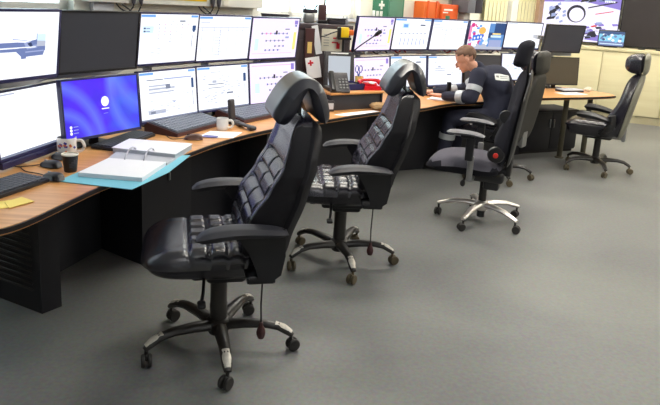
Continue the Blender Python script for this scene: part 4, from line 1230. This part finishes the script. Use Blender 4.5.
slab('paper_sheet', 'white sheet with purple print beside the brown mouse', 'paper', [(-.84, 3.90), (-.62, 3.93), (-.59, 4.12), (-.80, 4.10)], DZ, .003, 'paper')
slab('printed_leaflet', 'small purple leaflet lying on the white sheet', 'paper', [(-.825, 3.895), (-.72, 3.905), (-.715, 3.95), (-.80, 3.965)], DZ + .0035, .002, 'mug_blue')
# cordless phone in cradle and handset
t = thing('cordless_phone', 'grey cordless phone standing upright in its cradle', 'telephone', (-.70, 4.40, DZ), radians(60))
b = new(); box(b, (.075, .09, .03), (0, 0, .015), .01, 3); obj('cradle', b, 'phone_black', t)
b = new(); box(b, (.056, .028, .15), (0, .0, .10), .01, 3, R(radians(-6), 'X')); hs = obj('handset', b, 'phone_black', t)
b = new(); box(b, (.042, .003, .04), (0, -.004, .145), .001, 1, R(radians(-6), 'X')); obj('display', b, 'grey_metal', hs)
t = thing('phone_handset', 'grey phone handset lying in front of the upright cordless phone', 'telephone', (-.585, 4.26, DZ), radians(-50))
b = new(); box(b, (.2, .04, .018), (0, 0, .022), .009, 3); 
for s in (-1, 1): box(b, (.055, .055, .03), (s * .075, 0, .018), .014, 3)
obj('body', b, 'phone_black', t)

# ---- centre group
ea = atan2(5.47 - 5.16, .39 + .06)
def loc(x, y, z): return (x, y, z)
t = thing('desk_riser', 'low wooden shelf carrying the telephones on the middle desk', 'shelf', (.13, 5.44, DZ), ea)
b = new(); box(b, (.56, .3, .018), (0, 0, .141), .003); obj('top', b, 'desk_wood', t)
for s in (-1, 1):
    b = new(); box(b, (.018, .28, .132), (s * .265, 0, .066), .002); obj('side_panel', b, 'console_dark', t)
b = new(); box(b, (.51, .015, .132), (0, -.12, .066), .002); obj('front_panel', b, 'console_grey', t)
RZ = DZ + .15
def rloc(u, v): return (.13 + cos(ea) * u - sin(ea) * v, 5.44 + sin(ea) * u + cos(ea) * v)
# desk phone
x_, y_ = rloc(-.14, -.02)
t = thing('desk_phone', 'black desk telephone tilted up on the wooden riser', 'telephone', (x_, y_, RZ + .001), radians(15))
b = new(); box(b, (.17, .19, .03), (0, .03, .015), .008); box(b, (.17, .2, .03), (0, .01, .1), .01, 2, R(radians(48), 'X')); obj('body', b, 'phone_black', t)
b = new(); box(b, (.045, .2, .03), (-.06, .01, .125), .012, 3, R(radians(48), 'X')); obj('handset', b, 'bezel_black', t)
b = new()
for i in range(3):
    for j in range(4): box(b, (.018, .016, .006), (.005 + .028 * i, -.05 + .028 * j, .118), .002, 1, R(radians(48), 'X'))
obj('keypad', b, 'grey_metal', t)
# tray + pen cup + scissors + red phone
x_, y_ = rloc(.06, .04); t = thing('desk_tray', 'dark blue desk tray between the black and the red telephone', 'tray', (x_, y_, RZ), ea)
b = new(); box(b, (.17, .17, .008), (0, 0, .004)); box(b, (.17, .006, .05), (0, -.082, .028)); box(b, (.17, .006, .06), (0, .082, .03)); box(b, (.006, .17, .05), (-.082, 0, .028)); box(b, (.006, .17, .05), (.082, 0, .028)); obj('body', b, 'navy_tray', t, False)
b = new(); box(b, (.1, .08, .04), (-.01, .0, .03), .008); obj('stapler_block', b, 'bezel_black', t)
x_, y_ = rloc(.02, .04 + .1 + .04)
x_, y_ = rloc(.185, .10)
t = thing('pencil_pot', 'yellow card pencil pot behind the blue tray', 'pot', (x_, y_, RZ + .001)); ph_ = .10
b = new(); lathe(b, [(.036, 0), (.038, ph_), (.034, ph_), (.033, .01), (.001, .01)], 20); obj('body', b, 'card_yellow', t, angle=50)
t = thing('scissors', 'blue handled scissors standing in the yellow pencil pot', 'scissors', (x_ - .008, y_, RZ - .10), radians(10))
b = new(); box(b, (.012, .002, .08), (-.004, 0, .17)); box(b, (.012, .002, .08), (.006, .003, .17)); obj('blade', b, 'chrome', t, False)
for s in (-1, 1):
    b = new(); tube(b, [(s * .017 + .014 * cos(2 * pi * k / 14), 0, .265 + .03 * sin(2 * pi * k / 14)) for k in range(15)], .004, 8); tube(b, [(0, 0, .2), (s * .012, 0, .24)], .005, 8); obj('handle', b, 'blue_plastic', t)
x_, y_ = rloc(.22, -.02); t = thing('red_telephone', 'red telephone at the right end of the wooden riser', 'telephone', (x_, y_, RZ), radians(20))
b = new(); prism(b, [(-.08, -.07), (.08, -.07), (.065, .07), (-.065, .07)], 0, .035); box(b, (.11, .09, .03), (0, .01, .045), .012, 3); obj('body', b, 'red_plastic', t)
b = new(); tube(b, smooth_pts([(-.1, .02, .055), (-.06, .02, .078), (.06, .02, .078), (.1, .02, .055)], 4), [.024, .022, .018, .015, .013, .013, .013, .013, .015, .018, .02, .022, .024], 10); obj('handset', b, 'red_plastic', t)
b = new(); lathe(b, [(.001, .0), (.028, .0), (.028, .006), (.001, .007)], 18, mx=T(0, -.03, .06) @ R(radians(14), 'X')); obj('dial', b, 'ceramic', t)
# intercom panel
t = thing('intercom_panel', 'black framed intercom panel with pale screen behind the desk telephone', 'panel', (.05, 5.66, DZ), radians(10))
b = new(); mx = R(radians(-8), 'X'); box(b, (.27, .05, .44), (0, .02, .235), .008, 2, mx); box(b, (.3, .16, .02), (0, .03, .01), .004); obj('housing', b, 'phone_black', t)
b = new(); box(b, (.2, .004, .26), (0, -.006, .285), .001, 1, mx); obj('screen', b, 'e_panel', t)
b = new(); box(b, (.16, .004, .012), (0, -.006, .44), .001, 1, mx); obj('label_strip', b, 'sign_white', t)
b = new(); box(b, (.012, .03, .012), (.13, .02, .46), .002); tube(b, smooth_pts([(.11, .02, .455), (.14, .0, .49), (.2, -.01, .54), (.30, -.02, .615)], 4), .006, 8); g_ = obj('gooseneck', b, 'cable_black', t)
b = new(); tube(b, [(.29, -.02, .607), (.31, -.02, .625), (.345, -.022, .65), (.352, -.022, .656)], [.009, .018, .018, .008], 12); obj('microphone', b, 'bezel_black', g_)
# dark cabinet behind, with things on top
CB = Vector((-.30, 6.02)); ca = radians(10)
t = thing('dark_cabinet', 'dark brown cabinet in the gap between the monitor rows', 'cabinet', (CB.x, CB.y, 0), ca)
b = new(); box(b, (.82, .34, 1.36), (0, 0, .68), .006); obj('body', b, 'brown_cabinet', t)
b = new(); box(b, (.86, .38, .05), (0, 0, 1.385), .006); obj('top', b, 'brown_cabinet', t)
for s in (-1, 1):
    d_ = new(); box(d_, (.39, .018, 1.2), (s * .2, -.178, .66), .004); dd = obj('door', d_, 'brown_cabinet', t)
    h_ = new(); box(h_, (.012, .02, .12), (s * .03, -.195, .75), .004); obj('handle', h_, 'grey_metal', dd)
TZ = 1.411
def cl(u, v): return (CB.x + cos(ca) * u - sin(ca) * v, CB.y + sin(ca) * u + cos(ca) * v)
x_, y_ = cl(.03, -.04); t = thing('tape_dispenser', 'silver and black gadget on top of the dark cabinet left of the red radio', 'gadget', (x_, y_, TZ), ca)
b = new(); box(b, (.1, .1, .09), (0, 0, .045), .015, 2); obj('body', b, 'grey_metal', t)
b = new(); box(b, (.13, .08, .035), (.01, 0, .108), .008); tube(b, [(.05, 0, .12), (.075, 0, .17)], .006, 8); tube(b, [(-.03, 0, .12), (-.05, 0, .16)], .006, 8); obj('head', b, 'speaker_cloth', t)
x_, y_ = cl(.16, .0); t = thing('handheld_radio', 'reddish handheld radio standing on the dark cabinet', 'radio', (x_, y_, TZ), ca)
b = new(); box(b, (.075, .045, .17), (0, 0, .085), .008, 2); obj('body', b, 'maroon', t)
b = new(); tube(b, [(.02, 0, .16), (.03, 0, .32)], [.008, .005], 8); obj('antenna', b, 'bezel_black', t)
b = new(); box(b, (.09, .1, .03), (0, 0, .015), .006); obj('charger', b, 'bezel_black', t)
x_, y_ = cl(.29, -.03); t = thing('small_case', 'flat dark case on the right end of the dark cabinet top', 'case', (x_, y_, TZ), ca)
b = new(); box(b, (.16, .14, .045), (0, 0, .0225), .01, 2); obj('body', b, 'speaker_cloth', t); b = new(); box(b, (.17, .15, .012), (0, 0, .05), .004); obj('lid', b, 'bezel_black', t)
for i in range(2):
    x_, y_ = cl(.375 + .035 * i, .1 - .1); b = new(); lathe(b, [(.012, 0), (.014, .003), (.014, .055), (.007, .065), (.007, .075)], 14, (0, 0, 0)); o = obj('small_bottle', b, 'aluminium', None, True, (x_ - .01, y_ + .02, TZ)); tag(o, ['left', 'right'][i] + ' grey bottle of the pair on the dark cabinet top', 'bottle', 'grey bottles on the dark cabinet')
x_, y_ = cl(-.28, .0); t = thing('flat_box', 'flat dark box on the cabinet top behind the monitor with yellow strip', 'box', (x_, y_, TZ), ca)
b = new(); box(b, (.24, .2, .05), (0, 0, .025), .006); obj('body', b, 'brown_cabinet', t); b = new(); box(b, (.25, .21, .014), (0, 0, .057), .003); obj('lid', b, 'speaker_cloth', t)
# items leaning against / hung on the cabinet front
def hang(name, label, cat, u, z, w, h, m, th=.006, rot=0, off=-.195, extra=None):
    x0, y0 = cl(u, off)
    t_ = thing(name, label, cat, (x0, y0, z), ca)
    q = new(); box(q, (w, th, h), (0, 0, h / 2), .002, 1, R(rot, 'Y')); obj('sheet' if th < .02 else 'body', q, m, t_)
    if extra:
        for en, em, boxes in extra:
            q = new()
            for (ex, ez, ew, eh) in boxes: box(q, (ew, .003, eh), (ex, -th / 2 - .0015, ez), 0, 1, R(rot, 'Y'))
            obj(en, q, em, t_, False)
    return t_
hang('binder', 'dark red binder standing beside the upper monitor with yellow strip', 'binder', .02, 1.0, .085, .37, 'maroon', .06, off=-.24, extra=[('spine_label', 'card_yellow', [(0, .2, .04, .1)])])
hang('paper_sheet', 'white paper strip hung right of the dark red binder', 'paper', .12, 1.14, .06, .26, 'paper', rot=radians(-12), off=-.2)
hang('notice_sheet', 'cream notice sheet with small red print on the cabinet front', 'notice', .23, 1.17, .19, .20, 'cup_cream', off=-.205, extra=[('print', 'red_plastic', [(.03, .08, .06, .012), (.03, .12, .04, .012), (.06, .05, .03, .05)]), ('lines', 'grey_metal', [(-.05, .15 - .025 * k, .05, .006) for k in range(5)])])
hang('paper_sheet', 'white sheet with red cross beside the intercom panel', 'paper', .075, .93, .13, .19, 'paper', rot=radians(-10), off=-.30, extra=[('cross_mark', 'red_plastic', [(-.02, .14, .05, .016), (-.02, .14, .016, .05)])])
x_, y_ = cl(.36, -.26)
t = thing('yellow_device', 'yellow and black handheld device beside the gooseneck microphone', 'gadget', (.055, 5.78, 1.31), ca)
b = new(); box(b, (.075, .05, .09), (.02, 0, .04), .008, 2); obj('body', b, 'yellow_plastic', t)
b = new(); box(b, (.03, .055, .1), (-.03, 0, .035), .006); tube(b, smooth_pts([(-.04, -.01, .05), (-.1, -.02, .03), (-.17, -.03, .0), (-.2, -.02, -.0)]), .006, 8); obj('grip', b, 'bezel_black', t)
b = new(); box(b, (.05, .04, .05), (.08, .01, .04), .01); obj('cap', b, 'orange', t)
b = new(); box(b, (.12, .12, .02), (.02, .03, -.015), .002); tube(b, [(.02, .03, -.02), (.02, .03, -.58)], .012, 8); obj('stand', b, 'bezel_black', t)
# desk papers
t = thing('small_black_box', 'small dark box with grey label at left of the middle desk papers', 'box', (-.04, 5.17, DZ), radians(20))
b = new(); box(b, (.10, .07, .09), (0, 0, .045), .006); obj('body', b, 'phone_black', t); b = new(); box(b, (.05, .002, .05), (.015, -.036, .045)); obj('label_patch', b, 'paper_edge', t)
t = thing('black_screen_box', 'black desk unit standing behind the nearest headrest', 'box', (-.175, 5.10, DZ), radians(35))
b = new(); box(b, (.14, .1, .2), (0, 0, .1), .008); obj('body', b, 'bezel_black', t); b = new(); box(b, (.12, .004, .17), (0, -.051, .1), .002); obj('front_panel', b, 'phone_black', t)
slab('paper_sheet', 'white sheet spread on the middle desk below the riser', 'paper', [(.02, 5.00), (.17, 5.16), (.34, 5.32), (.40, 5.29), (.24, 5.10), (.12, 4.98)], DZ, .003, 'paper')
slab('paper_sheet', 'loose white sheet on the right desk beside the second neck cushion', 'paper', [(.55, 5.50), (.72, 5.58), (.78, 5.78), (.60, 5.72)], DZ, .003, 'paper')
b = new(); ellipsoid(b, (0, 0, .03), (.085, .06, .035), n=22)
for v in b.verts: v.co += Vector((random.uniform(-1, 1), random.uniform(-1, 1), random.uniform(0, 1))) * .008
tag(obj('cloth_glove', b, 'crumple', None, True, (.40, 5.36, DZ)), 'crumpled brown cloth beside the papers of the middle desk', 'cloth')
# by the man
t = thing('desk_handset', 'black upright handset on the desk in front of the man', 'telephone', (1.165, 6.38, DZ), radians(30))
b = new(); box(b, (.06, .05, .02), (0, 0, .01), .005); obj('cradle', b, 'bezel_black', t); b = new(); box(b, (.045, .03, .15), (0, 0, .085), .008, 2); obj('handset', b, 'bezel_black', t)
keyboard(1.10, 6.62, .643, .42, .14, 'dark keyboard on the desk in front of the seated man')
slab('paper_sheet', 'white sheet under the forearms of the seated man', 'paper', [(.92, 6.18), (1.10, 6.12), (1.2, 6.28), (1.0, 6.36)], DZ, .003, 'paper')
slab('paper_sheet', 'white sheet on the pointed end of the right desk', 'paper', [(2.62, 7.13), (2.93, 7.26), (2.86, 7.42), (2.55, 7.28)], DZ, .006, 'paper')
t = thing('notebook', 'dark notebook lying behind the sheet on the pointed desk end', 'notebook', (2.80, 7.50, DZ), radians(22))
b = new(); box(b, (.3, .15, .02), (0, 0, .01), .003); obj('cover', b, 'speaker_cloth', t); b = new(); box(b, (.29, .14, .012), (0, .0, .026), .002); obj('page_block', b, 'paper_edge', t)
b = new(); ellipsoid(b, (0, 0, .035), (.05, .035, .028), n=18)
for v in b.verts: v.co += Vector((random.uniform(-1, 1), random.uniform(-1, 1), random.uniform(0, 1))) * .007
tag(obj('crumpled_bag', b, 'cup_cream', None, True, (3.02, 7.50, DZ)), 'crumpled pale paper bag beside the notebook on the pointed desk end', 'bag')

# ------------------------------------------------------------------ back wall screens
def tv(s, z, w, h, off, kind, base, label, name, bez='bezel_black', seed=0):
    t = thing(name, label, 'television', rw(s, off, z), ra)
    b = new(); box(b, (w, .06, h), (0, .0, h / 2), .006)
    for q_ in (-1, 1): box(b, (.015, .008, h), (q_ * (w / 2 - .0075), -.033, h / 2))
    box(b, (w, .008, .015), (0, -.033, .0075)); box(b, (w, .008, .015), (0, -.033, h - .0075))
    obj('housing', b, bez, t)
    b = new(); names = []; screen(b, -w / 2 + .015, .015, w - .03, h - .03, -.031, kind, base, seed, names); obj('screen', b, names, t, False)
    b = new(); box(b, (w * .4, .05, .12), (0, .05, h * .5), .004)
    obj('wall_bracket', b, 'grey_metal', t)
    return t
tv(.56, 1.19, 1.24, .74, .07, 'scene', 'e_tv', 'large lit wall television showing white and violet machinery', 'television', seed=5)
tv(2.01, 1.17, 1.62, .92, .07, 'none', 'tv_black', 'large dark switched-off wall television at the right', 'television', seed=5)
t = thing('small_display', 'small display showing a blue photograph, standing on the pale cabinet top', 'display', rw(1.10, .36, 1.155), ra)
b = new(); box(b, (.40, .03, .26), (0, 0, .135), .004, 2, R(radians(-6), 'X')); box(b, (.2, .12, .01), (0, .02, .005)); obj('housing', b, 'bezel_black', t)
b = new(); names = []; screen(b, -.185, .02, .37, .225, -.017, 'photo', 'e_teal', 9, names); bmesh.ops.transform(b, matrix=R(radians(-6), 'X'), verts=b.verts); obj('screen', b, names, t, False)
for i, (s, w, c) in enumerate(((1.55, .10, 'bezel_black'), (1.85, .2, 'phone_black'), (2.2, .14, 'bezel_black'))):
    t = thing('remote_control', ['short black remote control just right of the small display', 'grey remote control in the middle under the dark television', 'black remote control at the right under the dark television'][i], 'remote control', rw(s, .38, 1.15), ra + .1)
    b = new(); box(b, (w, .045, .02), (0, 0, .01), .006, 2); obj('body', b, c, t)
    b = new()
    for k in range(5): box(b, (.008, .02, .003), (-w * .35 + k * w * .16, 0, .0215))
    obj('buttons', b, 'grey_metal', t)

# ------------------------------------------------------------------ world, camera
w = bpy.data.worlds.new('World'); SC.world = w; w.use_nodes = True
bg = w.node_tree.nodes['Background']; bg.inputs['Color'].default_value = (.80, .95, 1.0, 1); bg.inputs['Strength'].default_value = 4.5

f_, cy_ = 632.36, 147.42
pt, ro, Hc = .2246, .0551, 1.6034
Fv = Vector((0, cos(pt), -sin(pt))); Rv = Vector((1, 0, 0)); Uv = Vector((0, sin(pt), cos(pt)))
R2 = Rv * cos(ro) + Uv * sin(ro); U2 = -Rv * sin(ro) + Uv * cos(ro)
cam = bpy.data.cameras.new('camera'); co = bpy.data.objects.new('camera', cam); COL.objects.link(co)
mw = Matrix((( R2.x, U2.x, -Fv.x, 0), (R2.y, U2.y, -Fv.y, 0), (R2.z, U2.z, -Fv.z, Hc), (0, 0, 0, 1)))
co.matrix_world = mw
cam.sensor_width = 36; cam.lens = 36 * f_ / 660; cam.shift_y = -(202.5 - cy_) / 660; cam.clip_start = .02
SC.camera = co
SC.view_settings.view_transform = 'Standard'; SC.view_settings.look = 'None'
SC.view_settings.gamma = 1; SC.view_settings.exposure = 0
